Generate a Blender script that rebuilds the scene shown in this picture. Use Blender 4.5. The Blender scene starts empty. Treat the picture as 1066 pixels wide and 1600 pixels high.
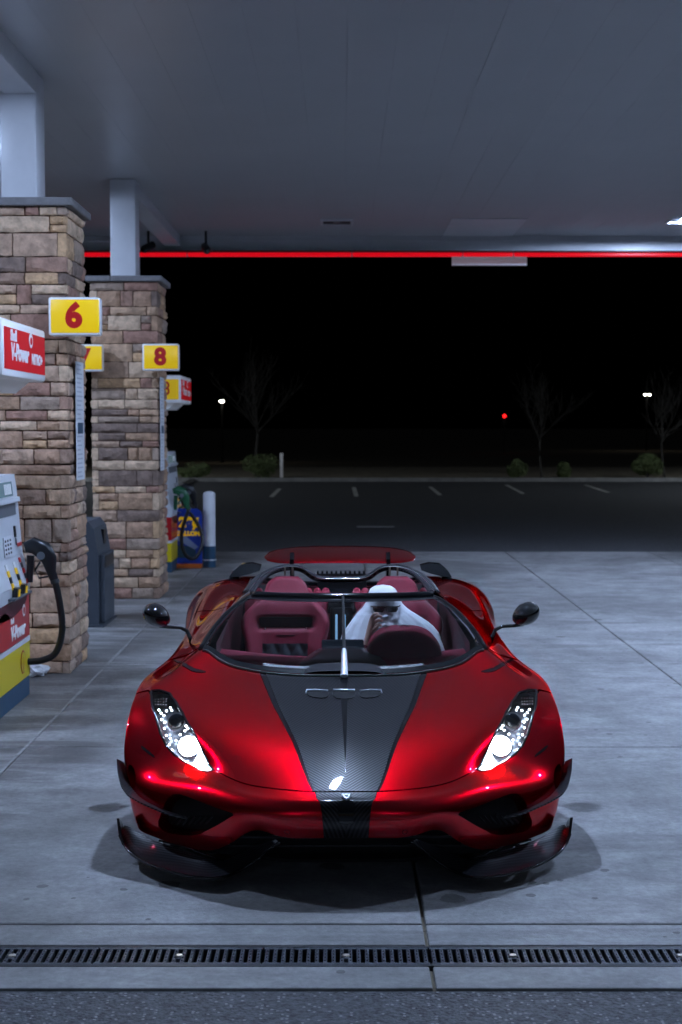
import bpy, bmesh, math, random
import numpy as np
from mathutils import Vector, Matrix, geometry

# ------------------------------------------------------------------ camera, world, exposure
F, H = 2270.0, 2.0                      # focal length in photo pixels, camera height in metres
TH = math.atan(132.0 / F)               # downward pitch
CT, ST = math.cos(TH), math.sin(TH)
scene = bpy.context.scene
COL = scene.collection
cam_d = bpy.data.cameras.new("camera")
cam = bpy.data.objects.new("camera", cam_d)
COL.objects.link(cam)
cam.location = (0, 0, H)
cam.rotation_euler = (math.pi / 2 - TH, 0, 0)
cam_d.sensor_fit = 'VERTICAL'
cam_d.sensor_height = 36.0
cam_d.lens = 36.0 * F / 1600.0
cam_d.clip_start = 0.05
cam_d.clip_end = 5000
cam_d.dof.use_dof = True
cam_d.dof.focus_distance = 6.9
cam_d.dof.aperture_fstop = 4.0
scene.camera = cam

world = bpy.data.worlds.new("World")
scene.world = world
world.use_nodes = True
_nt = world.node_tree
_sky = _nt.nodes.new('ShaderNodeTexSky')
_sky.sky_type = 'NISHITA'
_sky.sun_disc = False
_sky.sun_elevation = math.radians(-5.0)   # night: sun well below the horizon
_sky.sun_rotation = math.radians(200)
_bg = _nt.nodes['Background']
_bg.inputs['Strength'].default_value = 0.5
_nt.links.new(_sky.outputs[0], _bg.inputs[0])

scene.view_settings.view_transform = 'Standard'
scene.view_settings.look = 'None'
scene.view_settings.gamma = 1.0
scene.view_settings.exposure = 0.0
scene.cycles.use_denoising = True
scene.cycles.denoising_prefilter = 'ACCURATE'
scene.cycles.max_bounces = 8
scene.cycles.sample_clamp_indirect = 6.0
scene.cycles.caustics_reflective = False
scene.cycles.caustics_refractive = False

LED_COL = (0.50, 0.66, 1.0)             # canopy LED colour
LED_STRENGTH = 5900.0

R = random.Random(7)

def at(px, py, Y):
    """world point seen at photo pixel (px,py) at forward distance Y"""
    xc, yc = (px - 533) / F, (800 - py) / F
    t = Y / (CT + yc * ST)
    return Vector((t * xc, Y, H + t * (-ST + yc * CT)))

def gnd(px, py, z=0.0):
    xc, yc = (px - 533) / F, (800 - py) / F
    t = (H - z) / (ST - yc * CT)
    return Vector((t * xc, t * (CT + yc * ST), z))

def atX(px, py, X):
    xc, yc = (px - 533) / F, (800 - py) / F
    t = X / xc
    return Vector((X, t * (CT + yc * ST), H + t * (-ST + yc * CT)))

# ------------------------------------------------------------------ materials
MATS = {}
def mk(name, col, rough=0.5, metal=0.0, coat=0.0, coat_rough=0.03, emit=None, estr=0.0,
       noise=None, bump=None, rnd=None, spec=0.5, rough_noise=None, alpha=1.0):
    """noise=(scale, amount), bump=(scale, strength), rnd = list of colours picked per object"""
    m = bpy.data.materials.new(name)
    m.use_nodes = True
    nt = m.node_tree
    b = nt.nodes['Principled BSDF']
    b.inputs['Base Color'].default_value = (*col, 1)
    b.inputs['Roughness'].default_value = rough
    b.inputs['Metallic'].default_value = metal
    b.inputs['Coat Weight'].default_value = coat
    b.inputs['Coat Roughness'].default_value = coat_rough
    b.inputs['Specular IOR Level'].default_value = spec
    if emit:
        b.inputs['Emission Color'].default_value = (*emit, 1)
        b.inputs['Emission Strength'].default_value = estr
    src = None
    if noise or bump or rnd or rough_noise:
        tc = nt.nodes.new('ShaderNodeTexCoord')
        geo = nt.nodes.new('ShaderNodeNewGeometry')
    if rnd:
        oi = nt.nodes.new('ShaderNodeObjectInfo')
        cr = nt.nodes.new('ShaderNodeValToRGB')
        cr.color_ramp.interpolation = 'CONSTANT'
        els = cr.color_ramp.elements
        n = len(rnd)
        els[0].position = 0; els[0].color = (*rnd[0], 1)
        els[1].position = 1.0 / n; els[1].color = (*rnd[1], 1)
        for i in range(2, n):
            e = els.new(i / n); e.color = (*rnd[i], 1)
        nt.links.new(oi.outputs['Random'], cr.inputs[0])
        src = cr.outputs[0]
    if noise:
        nz = nt.nodes.new('ShaderNodeTexNoise')
        nz.inputs['Scale'].default_value = noise[0]
        nz.inputs['Detail'].default_value = 8
        nz.inputs['Roughness'].default_value = 0.65
        nt.links.new(geo.outputs['Position'], nz.inputs['Vector'])
        mr = nt.nodes.new('ShaderNodeMapRange')
        mr.inputs[1].default_value = 0.3; mr.inputs[2].default_value = 0.7
        mr.inputs[3].default_value = 1 - noise[1]; mr.inputs[4].default_value = 1 + noise[1]
        nt.links.new(nz.outputs[0], mr.inputs[0])
        mx = nt.nodes.new('ShaderNodeVectorMath'); mx.operation = 'SCALE'
        if src is None:
            mx.inputs[0].default_value = col
        else:
            nt.links.new(src, mx.inputs[0])
        nt.links.new(mr.outputs[0], mx.inputs['Scale'])
        src = mx.outputs[0]
    if src is not None:
        nt.links.new(src, b.inputs['Base Color'])
    if rough_noise:
        nr = nt.nodes.new('ShaderNodeTexNoise')
        nr.inputs['Scale'].default_value = rough_noise[0]
        nr.inputs['Detail'].default_value = 5
        nt.links.new(geo.outputs['Position'], nr.inputs['Vector'])
        mr = nt.nodes.new('ShaderNodeMapRange')
        mr.inputs[1].default_value = 0.3; mr.inputs[2].default_value = 0.7
        mr.inputs[3].default_value = rough - rough_noise[1]; mr.inputs[4].default_value = rough + rough_noise[1]
        nt.links.new(nr.outputs[0], mr.inputs[0])
        nt.links.new(mr.outputs[0], b.inputs['Roughness'])
    if bump:
        nb = nt.nodes.new('ShaderNodeTexNoise')
        nb.inputs['Scale'].default_value = bump[0]
        nb.inputs['Detail'].default_value = 8
        nt.links.new(geo.outputs['Position'], nb.inputs['Vector'])
        bp = nt.nodes.new('ShaderNodeBump')
        bp.inputs['Strength'].default_value = bump[1]
        bp.inputs['Distance'].default_value = 0.02
        nt.links.new(nb.outputs[0], bp.inputs['Height'])
        nt.links.new(bp.outputs[0], b.inputs['Normal'])
    MATS[name] = m
    return m

def math_node(nt, op, a, b=None, c=None):
    n = nt.nodes.new('ShaderNodeMath'); n.operation = op
    for k, x in enumerate((a, b, c)):
        if x is None: continue
        if isinstance(x, (int, float)): n.inputs[k].default_value = x
        else: nt.links.new(x, n.inputs[k])
    return n.outputs[0]

def mk_concrete(name, base, dark, rough):
    m = bpy.data.materials.new(name); m.use_nodes = True
    nt = m.node_tree; b = nt.nodes['Principled BSDF']; L = nt.links.new
    geo = nt.nodes.new('ShaderNodeNewGeometry')
    def noise(scale, detail=6, rg=0.6, vec=None, dist=0.0):
        n = nt.nodes.new('ShaderNodeTexNoise')
        n.inputs['Scale'].default_value = scale; n.inputs['Detail'].default_value = detail
        n.inputs['Roughness'].default_value = rg; n.inputs['Distortion'].default_value = dist
        L(vec or geo.outputs['Position'], n.inputs['Vector']); return n.outputs[0]
    def ramp(x, a, c, lo=0.0, hi=1.0):
        r = nt.nodes.new('ShaderNodeMapRange')
        r.inputs[1].default_value = a; r.inputs[2].default_value = c
        r.inputs[3].default_value = lo; r.inputs[4].default_value = hi
        L(x, r.inputs[0]); return r.outputs[0]
    stains = ramp(noise(0.55, 7, 0.62, dist=0.6), 0.40, 0.62)
    mp = nt.nodes.new('ShaderNodeMapping'); mp.inputs['Scale'].default_value = (0.45, 1.9, 1)
    L(geo.outputs['Position'], mp.inputs['Vector'])
    streak = ramp(noise(0.9, 6, 0.65, mp.outputs[0], 0.8), 0.45, 0.62)
    # dirt carried along the pump island (a strip of oily ground beside the pumps)
    sx = nt.nodes.new('ShaderNodeSeparateXYZ'); L(geo.outputs['Position'], sx.inputs[0])
    warp = math_node(nt, 'MULTIPLY_ADD', noise(0.8, 4), 1.6, -0.8)
    isl = ramp(math_node(nt, 'ADD', sx.outputs[0], warp), -0.8, -1.8)
    fine = ramp(noise(26, 9, 0.75), 0.3, 0.7, 0.72, 1.26)
    mid = ramp(noise(4.0, 6, 0.6), 0.3, 0.7, 0.76, 1.2)
    # gum spots and drips
    vo = nt.nodes.new('ShaderNodeTexVoronoi'); vo.inputs['Scale'].default_value = 1.25; vo.voronoi_dimensions = '2D'
    L(geo.outputs['Position'], vo.inputs['Vector'])
    thr = ramp(noise(1.9, 2), 0.45, 0.68, 0.0, 0.095)
    wob = math_node(nt, 'MULTIPLY_ADD', noise(30, 3), 0.05, -0.025)
    gum = math_node(nt, 'LESS_THAN', math_node(nt, 'ADD', vo.outputs['Distance'], wob), thr)
    d1 = math_node(nt, 'MULTIPLY', stains, 0.60)
    d2 = math_node(nt, 'MULTIPLY', streak, 0.52)
    vo2 = nt.nodes.new('ShaderNodeTexVoronoi'); vo2.inputs['Scale'].default_value = 3.1; vo2.voronoi_dimensions = '2D'
    L(geo.outputs['Position'], vo2.inputs['Vector'])
    thr2 = ramp(noise(0.9, 3), 0.50, 0.70, 0.0, 0.11)
    gum2 = math_node(nt, 'LESS_THAN', math_node(nt, 'ADD', vo2.outputs['Distance'], wob), thr2)
    d3 = math_node(nt, 'MULTIPLY', math_node(nt, 'MAXIMUM', gum, gum2), 0.8)
    d4 = math_node(nt, 'MULTIPLY', math_node(nt, 'MULTIPLY', isl, ramp(noise(1.1, 6, .6, mp.outputs[0], 1.0), 0.32, 0.54)), 0.80)
    f = math_node(nt, 'MINIMUM', math_node(nt, 'MAXIMUM', math_node(nt, 'MAXIMUM', d1, d3), math_node(nt, 'MAXIMUM', d2, d4)), 0.9)
    mix = nt.nodes.new('ShaderNodeMix'); mix.data_type = 'RGBA'
    mix.inputs[6].default_value = (*base, 1); mix.inputs[7].default_value = (*dark, 1)
    L(f, mix.inputs[0])
    oi = nt.nodes.new('ShaderNodeObjectInfo')
    slab = ramp(oi.outputs['Random'], 0, 1, 0.92, 1.06)
    k = math_node(nt, 'MULTIPLY', math_node(nt, 'MULTIPLY', fine, mid), slab)
    sc = nt.nodes.new('ShaderNodeVectorMath'); sc.operation = 'SCALE'
    L(mix.outputs[2], sc.inputs[0]); L(k, sc.inputs['Scale'])
    L(sc.outputs[0], b.inputs['Base Color'])
    L(math_node(nt, 'MULTIPLY_ADD', f, -0.22, rough), b.inputs['Roughness'])
    bp = nt.nodes.new('ShaderNodeBump'); bp.inputs['Strength'].default_value = 0.35; bp.inputs['Distance'].default_value = 0.01
    L(math_node(nt, 'ADD', noise(60, 8, .7), noise(7, 4)), bp.inputs['Height'])
    L(bp.outputs[0], b.inputs['Normal'])
    MATS[name] = m
    return m

def mk_carbon(name, period=0.022, slope=1.2, lo=0.006, hi=0.05):
    m = bpy.data.materials.new(name); m.use_nodes = True
    nt = m.node_tree; b = nt.nodes['Principled BSDF']; L = nt.links.new
    tc = nt.nodes.new('ShaderNodeTexCoord')
    s = nt.nodes.new('ShaderNodeSeparateXYZ'); L(tc.outputs['Object'], s.inputs[0])
    yz = math_node(nt, 'ADD', s.outputs[1], math_node(nt, 'MULTIPLY', s.outputs[2], 0.8))
    ax = math_node(nt, 'ABSOLUTE', s.outputs[0])
    e = math_node(nt, 'SUBTRACT', yz, math_node(nt, 'MULTIPLY', ax, slope))
    w = math_node(nt, 'SINE', math_node(nt, 'MULTIPLY', e, 2 * math.pi / period))
    w2 = math_node(nt, 'SINE', math_node(nt, 'MULTIPLY', math_node(nt, 'ADD', ax, s.outputs[2]), 2 * math.pi / (period * 0.4)))
    v = math_node(nt, 'MULTIPLY_ADD', math_node(nt, 'ADD', w, math_node(nt, 'MULTIPLY', w2, 0.25)), 0.5, 0.5)
    r = nt.nodes.new('ShaderNodeMapRange')
    r.inputs[1].default_value = 0.25; r.inputs[2].default_value = 0.85
    r.inputs[3].default_value = lo; r.inputs[4].default_value = hi
    L(v, r.inputs[0])
    c = nt.nodes.new('ShaderNodeCombineColor')
    L(r.outputs[0], c.inputs[0]); L(r.outputs[0], c.inputs[1]); L(math_node(nt, 'MULTIPLY', r.outputs[0], 1.15), c.inputs[2])
    L(c.outputs[0], b.inputs['Base Color'])
    b.inputs['Metallic'].default_value = 0.0
    L(math_node(nt, 'MULTIPLY_ADD', v, -0.12, 0.42), b.inputs['Roughness'])
    b.inputs['Specular IOR Level'].default_value = 0.12
    b.inputs['Coat Weight'].default_value = 0.7
    b.inputs['Coat Roughness'].default_value = 0.02
    MATS[name] = m
    return m

def mk_glass(name, tint=(0.92, 0.96, 0.98), refl=1.0):
    m = bpy.data.materials.new(name); m.use_nodes = True
    nt = m.node_tree; L = nt.links.new
    nt.nodes.remove(nt.nodes['Principled BSDF'])
    tr = nt.nodes.new('ShaderNodeBsdfTransparent'); tr.inputs[0].default_value = (*tint, 1)
    gl = nt.nodes.new('ShaderNodeBsdfGlossy'); gl.inputs['Roughness'].default_value = 0.01
    gl.inputs[0].default_value = (refl, refl, refl, 1)
    fr = nt.nodes.new('ShaderNodeFresnel'); fr.inputs[0].default_value = 1.55
    mx = nt.nodes.new('ShaderNodeMixShader')
    L(fr.outputs[0], mx.inputs[0]); L(tr.outputs[0], mx.inputs[1]); L(gl.outputs[0], mx.inputs[2])
    L(mx.outputs[0], nt.nodes['Material Output'].inputs[0])
    MATS[name] = m
    return m

mk_concrete('concrete', (0.385, 0.38, 0.375), (0.062, 0.056, 0.052), 0.72)
mk('concrete_plain', (0.30, 0.30, 0.30), 0.8, noise=(3, .25), bump=(40, .3))
mk('joint_filler', (0.27, 0.265, 0.26), 0.7, noise=(14, .3))
def mk_asphalt():
    m = mk('asphalt', (0.085, 0.087, 0.095), 0.62, noise=(38, .75), bump=(70, 1.0))
    nt = m.node_tree; b = nt.nodes['Principled BSDF']; L = nt.links.new
    src = b.inputs['Base Color'].links[0].from_socket
    geo = nt.nodes.new('ShaderNodeNewGeometry')
    vo = nt.nodes.new('ShaderNodeTexVoronoi'); vo.voronoi_dimensions = '2D'; vo.inputs['Scale'].default_value = 55
    L(geo.outputs['Position'], vo.inputs['Vector'])
    sep = nt.nodes.new('ShaderNodeSeparateColor'); L(vo.outputs['Color'], sep.inputs[0])
    sp = math_node(nt, 'MULTIPLY', math_node(nt, 'GREATER_THAN', sep.outputs[0], 0.86), math_node(nt, 'LESS_THAN', vo.outputs['Distance'], 0.32))
    mx = nt.nodes.new('ShaderNodeMix'); mx.data_type = 'RGBA'
    L(sp, mx.inputs[0]); L(src, mx.inputs[6]); mx.inputs[7].default_value = (.28, .28, .28, 1)
    L(mx.outputs[2], b.inputs['Base Color'])
mk_asphalt()
mk('paint_line', (0.5, 0.5, 0.48), 0.7, noise=(6, .4))
mk('soil', (0.26, 0.22, 0.16), 0.95, noise=(2.5, .5), bump=(12, .6))
mk('soffit', (0.56, 0.57, 0.59), 0.34, spec=0.45, noise=(0.7, .04))
mk('white_steel', (0.78, 0.79, 0.82), 0.35, noise=(2, .06))
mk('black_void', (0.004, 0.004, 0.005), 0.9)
mk('mortar', (0.12, 0.065, 0.04), 0.95, noise=(18, .3), bump=(60, .5))
mk('stone', (0.3, 0.27, 0.25), 0.85, noise=(11, .38), bump=(22, .8),
   rnd=[(0.520, 0.337, 0.216), (0.437, 0.267, 0.174), (0.312, 0.197, 0.139), (0.582, 0.398, 0.265), (0.374, 0.218, 0.154), (0.218, 0.148, 0.115),
        (0.551, 0.345, 0.192), (0.478, 0.315, 0.216), (0.374, 0.267, 0.198), (0.343, 0.187, 0.136), (0.603, 0.424, 0.286), (0.426, 0.262, 0.164)])
mk('cap_stone', (0.20, 0.19, 0.19), 0.8, noise=(9, .2), bump=(30, .4))
mk('sign_yellow', (0.86, 0.56, 0.004), 0.35, emit=(1.0, .60, .01), estr=0.25)
mk('sign_red', (0.55, 0.006, 0.008), 0.35)
mk('topper_yellow', (0.86, 0.56, 0.004), 0.35, emit=(1.0, .60, .01), estr=0.2)
mk('topper_red', (0.55, 0.002, 0.008), 0.5, emit=(.85, .002, .010), estr=0.15, spec=.2)
mk('sign_white', (0.80, 0.81, 0.83), 0.35, emit=(.85, .9, 1), estr=0.06)
mk('pump_white', (0.66, 0.68, 0.72), 0.35, noise=(3, .06))
mk('pump_red', (0.48, 0.006, 0.012), 0.3)
mk('pump_yellow', (0.72, 0.55, 0.01), 0.35)
mk('pump_blue', (0.02, 0.07, 0.13), 0.5, noise=(5, .15))
mk('grey_plastic', (0.12, 0.13, 0.15), 0.45)
mk('black_rubber', (0.009, 0.010, 0.011), 0.38)
mk('black_plastic', (0.012, 0.013, 0.016), 0.3)
mk('display', (0.10, 0.16, 0.19), 0.2, emit=(.45, .7, .8), estr=0.15)
mk('bin_grey', (0.055, 0.068, 0.088), 0.5, noise=(6, .12))
mk('green_plastic', (0.01, 0.10, 0.04), 0.35)
mk('orange_sticker', (0.75, 0.16, 0.02), 0.5)
mk('poster_blue', (0.012, 0.06, 0.48), 0.4)
mk('poster_pale', (0.30, 0.38, 0.62), 0.5)
mk('paper', (0.70, 0.71, 0.74), 0.7)
mk('print_grey', (0.48, 0.50, 0.56), 0.7)
mk('cast_iron', (0.05, 0.056, 0.07), 0.42, metal=0.6, noise=(40, .3), bump=(90, .3))
mk('bolt_steel', (0.4, 0.36, 0.30), 0.35, metal=0.9)
mk('red_led', (0.3, 0.0, 0.0), 0.4, emit=(1.0, 0.004, 0.016), estr=0.62)
mk('led_panel', (0.9, 0.9, 0.9), 0.4, emit=LED_COL, estr=LED_STRENGTH)
mk('led_off', (0.25, 0.27, 0.30), 0.3)
mk('street_lamp_white', (0.8, 0.8, 0.8), 0.4, emit=(1.0, .93, .78), estr=40)
mk('added_lot_lamp', (0.8, 0.8, 0.8), 0.4, emit=(.80, .90, 1.0), estr=3600)
mk('traffic_red', (0.4, 0, 0), 0.4, emit=(1.0, .01, .01), estr=5)
mk('bark', (0.055, 0.05, 0.045), 0.9, noise=(20, .3))
mk('shrub_leaf', (0.17, 0.22, 0.09), 0.7, noise=(3, .5))
mk('dark_steel', (0.03, 0.032, 0.036), 0.5)
# car
mk('car_paint', (0.66, 0.0004, 0.013), 0.26, metal=1.0, coat=1.0, coat_rough=0.015)
MATS['car_paint'].node_tree.nodes['Principled BSDF'].inputs['Specular Tint'].default_value = (.85, .05, .11, 1)
mk_carbon('carbon', 0.023, 1.2, 0.002, 0.034)
mk_carbon('carbon_blade', 0.016, 0.0, 0.004, 0.07)
mk('gloss_black', (0.006, 0.007, 0.009), 0.12, coat=0.6)
mk('satin_black', (0.010, 0.011, 0.013), 0.45)
mk('chrome', (0.75, 0.77, 0.80), 0.12, metal=1.0)
mk('brushed_silver', (0.55, 0.57, 0.62), 0.38, metal=0.7)
mk('tyre', (0.010, 0.010, 0.011), 0.75)
mk('rim', (0.03, 0.03, 0.034), 0.3, metal=0.8)
mk('maroon_leather', (0.23, 0.016, 0.036), 0.55, spec=.25, noise=(30, .08), bump=(160, .15))
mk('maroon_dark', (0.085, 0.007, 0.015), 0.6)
mk('black_leather', (0.03, 0.034, 0.04), 0.35)
mk('headlight_bucket', (0.28, 0.32, 0.40), 0.28, metal=0.8, noise=(45, .5))
mk('headlight_beam', (1, 1, 1), 0.4, emit=(.86, .93, 1.0), estr=90)
mk('led_dot', (1, 1, 1), 0.4, emit=(.80, .90, 1.0), estr=16)
mk('lens_dark', (0.01, 0.014, 0.02), 0.06, coat=1)
mk('screen', (0.01, 0.012, 0.015), 0.15, emit=(.25, .45, .8), estr=0.02)
mk('blue_glow_bar', (0.2, 0.4, 0.7), 0.3, emit=(.30, .62, 1.0), estr=0.55)
mk_glass('windscreen_glass', (0.93, 0.96, 0.98))
mk_glass('side_glass', (0.05, 0.055, 0.07))
mk_glass('clear_lens', (0.97, 0.98, 1.0))
mk('white_cloth', (0.76, 0.78, 0.82), 0.85, bump=(11, .45))
mk('skin', (0.62, 0.37, 0.28), 0.5)
mk('amber', (0.3, 0.10, 0.01), 0.3)

# ------------------------------------------------------------------ mesh helpers
class MB:
    def __init__(s): s.v = []; s.f = []
    def add(s, verts, faces):
        o = len(s.v); s.v += [tuple(x) for x in verts]; s.f += [tuple(i + o for i in q) for q in faces]; return s
    def box(s, x0, x1, y0, y1, z0, z1, bev=0.0):
        if bev <= 0:
            return s.add([(x0,y0,z0),(x1,y0,z0),(x1,y1,z0),(x0,y1,z0),(x0,y0,z1),(x1,y0,z1),(x1,y1,z1),(x0,y1,z1)],
                         [(0,3,2,1),(4,5,6,7),(0,1,5,4),(1,2,6,5),(2,3,7,6),(3,0,4,7)])
        b = bmesh.new(); bmesh.ops.create_cube(b, size=1)
        for v in b.verts:
            v.co = Vector(((x0+x1)/2 + v.co.x*(x1-x0), (y0+y1)/2 + v.co.y*(y1-y0), (z0+z1)/2 + v.co.z*(z1-z0)))
        bmesh.ops.bevel(b, geom=list(b.edges), offset=bev, segments=2, affect='EDGES', profile=0.5)
        b.verts.index_update()
        s.add([v.co[:] for v in b.verts], [[v.index for v in f.verts] for f in b.faces]); b.free(); return s
    def prism(s, pts, a0, a1, axis='y'):
        """extrude a 2-D outline; axis y: pts=(x,z); axis x: pts=(y,z); axis z: pts=(x,y)"""
        n = len(pts)
        def P(p, a):
            return {'y': (p[0], a, p[1]), 'x': (a, p[0], p[1]), 'z': (p[0], p[1], a)}[axis]
        vs = [P(p, a0) for p in pts] + [P(p, a1) for p in pts]
        fs = [tuple(range(n)), tuple(range(2*n-1, n-1, -1))] + [(i, i+n, (i+1) % n + n, (i+1) % n) for i in range(n)]
        return s.add(vs, fs)
    def tube(s, path, rad, seg=10, closed=False, caps=True, flat=None):
        """swept tube; rad float or list; flat=(ru, rv) squashes the section (frame: side, up)"""
        P = [Vector(p) for p in path]; n = len(P)
        rr = rad if isinstance(rad, (list, tuple)) else [rad] * n
        up = Vector((0, 0, 1)); vs = []
        for i in range(n):
            a = P[(i-1) % n] if (closed or i > 0) else P[i]
            c = P[(i+1) % n] if (closed or i < n-1) else P[i]
            t = (c - a).normalized() if (c - a).length > 1e-9 else Vector((0, 1, 0))
            sd = t.cross(up)
            if sd.length < 1e-3: sd = t.cross(Vector((0, 1, 0)))
            sd.normalize(); u2 = sd.cross(t).normalized()
            fa, fb = flat or (1, 1)
            for k in range(seg):
                q = 2 * math.pi * k / seg
                vs.append(P[i] + sd * (math.cos(q) * rr[i] * fa) + u2 * (math.sin(q) * rr[i] * fb))
        fs = []
        for i in range(n if closed else n - 1):
            j = (i + 1) % n
            for k in range(seg):
                k2 = (k + 1) % seg
                fs.append((i*seg+k, i*seg+k2, j*seg+k2, j*seg+k))
        if caps and not closed:
            fs.append(tuple(range(seg-1, -1, -1))); fs.append(tuple((n-1)*seg + k for k in range(seg)))
        return s.add(vs, fs)
    def lathe(s, prof, c=(0,0,0), axis='z', seg=24):
        vs = []
        for r, h in prof:
            for k in range(seg):
                q = 2*math.pi*k/seg; a, b = r*math.cos(q), r*math.sin(q)
                vs.append({'z': (c[0]+a, c[1]+b, c[2]+h), 'y': (c[0]+a, c[1]+h, c[2]+b), 'x': (c[0]+h, c[1]+a, c[2]+b)}[axis])
        fs = []
        for i in range(len(prof)-1):
            for k in range(seg):
                k2 = (k+1) % seg; fs.append((i*seg+k, i*seg+k2, (i+1)*seg+k2, (i+1)*seg+k))
        if prof[0][0] > 1e-6: fs.append(tuple(range(seg-1, -1, -1)))
        if prof[-1][0] > 1e-6: fs.append(tuple((len(prof)-1)*seg+k for k in range(seg)))
        return s.add(vs, fs)
    def grid(s, pts, close_u=False):
        """pts[i][j] -> quads"""
        n, m = len(pts), len(pts[0])
        vs = [p for r in pts for p in r]; fs = []
        for i in range(n-1):
            for j in range(m if close_u else m-1):
                j2 = (j+1) % m
                fs.append((i*m+j, i*m+j2, (i+1)*m+j2, (i+1)*m+j))
        return s.add(vs, fs)
    def sphere(s, c, r, seg=12, rings=8):
        rx, ry, rz = r if isinstance(r, (tuple, list)) else (r, r, r)
        pts = []
        for i in range(rings+1):
            a = -math.pi/2 + math.pi*i/rings
            pts.append([(c[0]+rx*math.cos(a)*math.cos(2*math.pi*k/seg), c[1]+ry*math.cos(a)*math.sin(2*math.pi*k/seg), c[2]+rz*math.sin(a)) for k in range(seg)])
        return s.grid(pts, True)
    def mesh(s, name, mat, smooth=False, fix=True):
        me = bpy.data.meshes.new(name); me.from_pydata(s.v, [], s.f); me.update()
        if fix:
            b = bmesh.new(); b.from_mesh(me)
            bmesh.ops.remove_doubles(b, verts=b.verts, dist=1e-6)
            bmesh.ops.recalc_face_normals(b, faces=b.faces); b.to_mesh(me); b.free()
        if smooth:
            me.polygons.foreach_set('use_smooth', [True] * len(me.polygons))
            if smooth == 'auto':
                me.set_sharp_from_angle(angle=math.radians(38))
        me.materials.append(MATS[mat] if isinstance(mat, str) else mat)
        return me
    def build(s, name, mat, parent=None, smooth=False, loc=None):
        """vertices are in world space when the parent is an un-rotated root; they are re-based on it"""
        off = Vector((0, 0, 0))
        if parent is not None and parent.get('_world'):
            off = Vector(parent['_org'])
            s.v = [tuple(Vector(p) - off) for p in s.v]
        me = s.mesh(name, mat, smooth)
        o = bpy.data.objects.new(name, me); COL.objects.link(o)
        if parent is not None: o.parent = parent
        if parent is not None and parent.get('_world'):
            o['_world'] = 1; o['_org'] = tuple(off)
        if loc: o.location = loc
        return o

def tag(o, label=None, cat=None, group=None, kind=None):
    if label: o['label'] = label
    if cat: o['category'] = cat
    if group: o['group'] = group
    if kind: o['kind'] = kind
    return o

def root(name, loc, label, cat, group=None, world_space=True):
    o = bpy.data.objects.new(name, None); COL.objects.link(o)
    o.location = loc; o.empty_display_size = 0.1
    if world_space: o['_world'] = 1; o['_org'] = tuple(loc)
    return tag(o, label, cat, group)

def inst(name, me, parent, loc, rot=(0,0,0), scale=(1,1,1)):
    o = bpy.data.objects.new(name, me); COL.objects.link(o)
    if parent is not None:
        o.parent = parent
        if parent.get('_world'): loc = Vector(loc) - Vector(parent['_org'])
    o.location = loc; o.rotation_euler = rot; o.scale = scale
    return o

def text(name, body, size, mat, parent, loc, rot, offset=0.0, ext=0.0015, sx=1.0, align='CENTER', shear=0.0):
    cu = bpy.data.curves.new('t', 'FONT'); cu.body = body; cu.size = size; cu.extrude = ext
    cu.offset = offset; cu.align_x = align; cu.align_y = 'CENTER'; cu.shear = shear; cu.resolution_u = 4
    ob = bpy.data.objects.new('t', cu); COL.objects.link(ob)
    bpy.context.view_layer.update()
    me = bpy.data.meshes.new_from_object(ob.evaluated_get(bpy.context.evaluated_depsgraph_get()))
    bpy.data.objects.remove(ob); bpy.data.curves.remove(cu)
    me.materials.clear(); me.materials.append(MATS[mat])
    o = inst(name, me, parent, loc, rot, (sx, 1, 1))
    return o
FACE_CAM = (math.pi/2, 0, 0)
FACE_LANE = (math.pi/2, 0, math.pi/2)
# ------------------------------------------------------------------ ground
def struct(name, mb, mat, **k):
    return tag(mb.build(name, mat, **k), kind='structure')

struct('ground', MB().box(-1500, 1500, -600, 2500, -0.6, -0.42), 'soil')
Y_FRONT = gnd(533, 1545).y          # concrete / asphalt edge nearest the camera
Y_G0, Y_G1 = gnd(533, 1508).y, gnd(533, 1478).y    # drain channel
Y_J0 = gnd(533, 1443.5).y           # first transverse joint
Y_END = gnd(533, 862).y             # far edge of the concrete
Y_KERB = gnd(533, 752).y
struct('road', MB().box(-80, 80, -40, Y_FRONT, -0.4, -0.010), 'asphalt')
lot = struct('parking_lot', MB().box(-80, 80, Y_END, Y_KERB, -0.4, -0.015), 'asphalt')
fore = bpy.data.objects.new('forecourt', None); COL.objects.link(fore); tag(fore, kind='structure')
X_J = [0.335 + 2.31 * k for k in range(-6, 7)]
Y_J = [Y_J0, gnd(533, 1167).y, gnd(533, 1037).y, 15.6, 19.1, Y_END]
slab_me = {}
def slab(x0, x1, y0, y1, gap=0.007, bev=0.008):
    key = (round(x1-x0, 3), round(y1-y0, 3))
    if key not in slab_me:
        w, d = (x1-x0)/2 - gap, (y1-y0)/2 - gap
        slab_me[key] = MB().box(-w, w, -d, d, -0.35, 0, bev).mesh('slab', 'concrete')
    inst('slab', slab_me[key], fore, ((x0+x1)/2, (y0+y1)/2, 0))
for i in range(len(X_J)-1):
    for j in range(len(Y_J)-1):
        slab(X_J[i], X_J[i+1], Y_J[j], Y_J[j+1])
    slab(X_J[i], X_J[i+1], Y_G1 + .004, Y_J[0], bev=.006)
    slab(X_J[i], X_J[i+1], Y_FRONT, Y_G0 - .004, bev=.006)
struct('joint_bed', MB().box(X_J[0], X_J[-1], Y_J0 - .02, Y_END, -0.06, -0.022), 'soil')
struct('joint_bed', MB().box(X_J[0], X_J[-1], Y_FRONT - .02, Y_G0 - .004, -0.06, -0.022), 'soil')
struct('joint_bed', MB().box(X_J[0], X_J[-1], Y_G1 + .004, Y_J0 + .02, -0.062, -0.024), 'soil')
mbj = MB()
y = Y_J0 + .1
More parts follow.
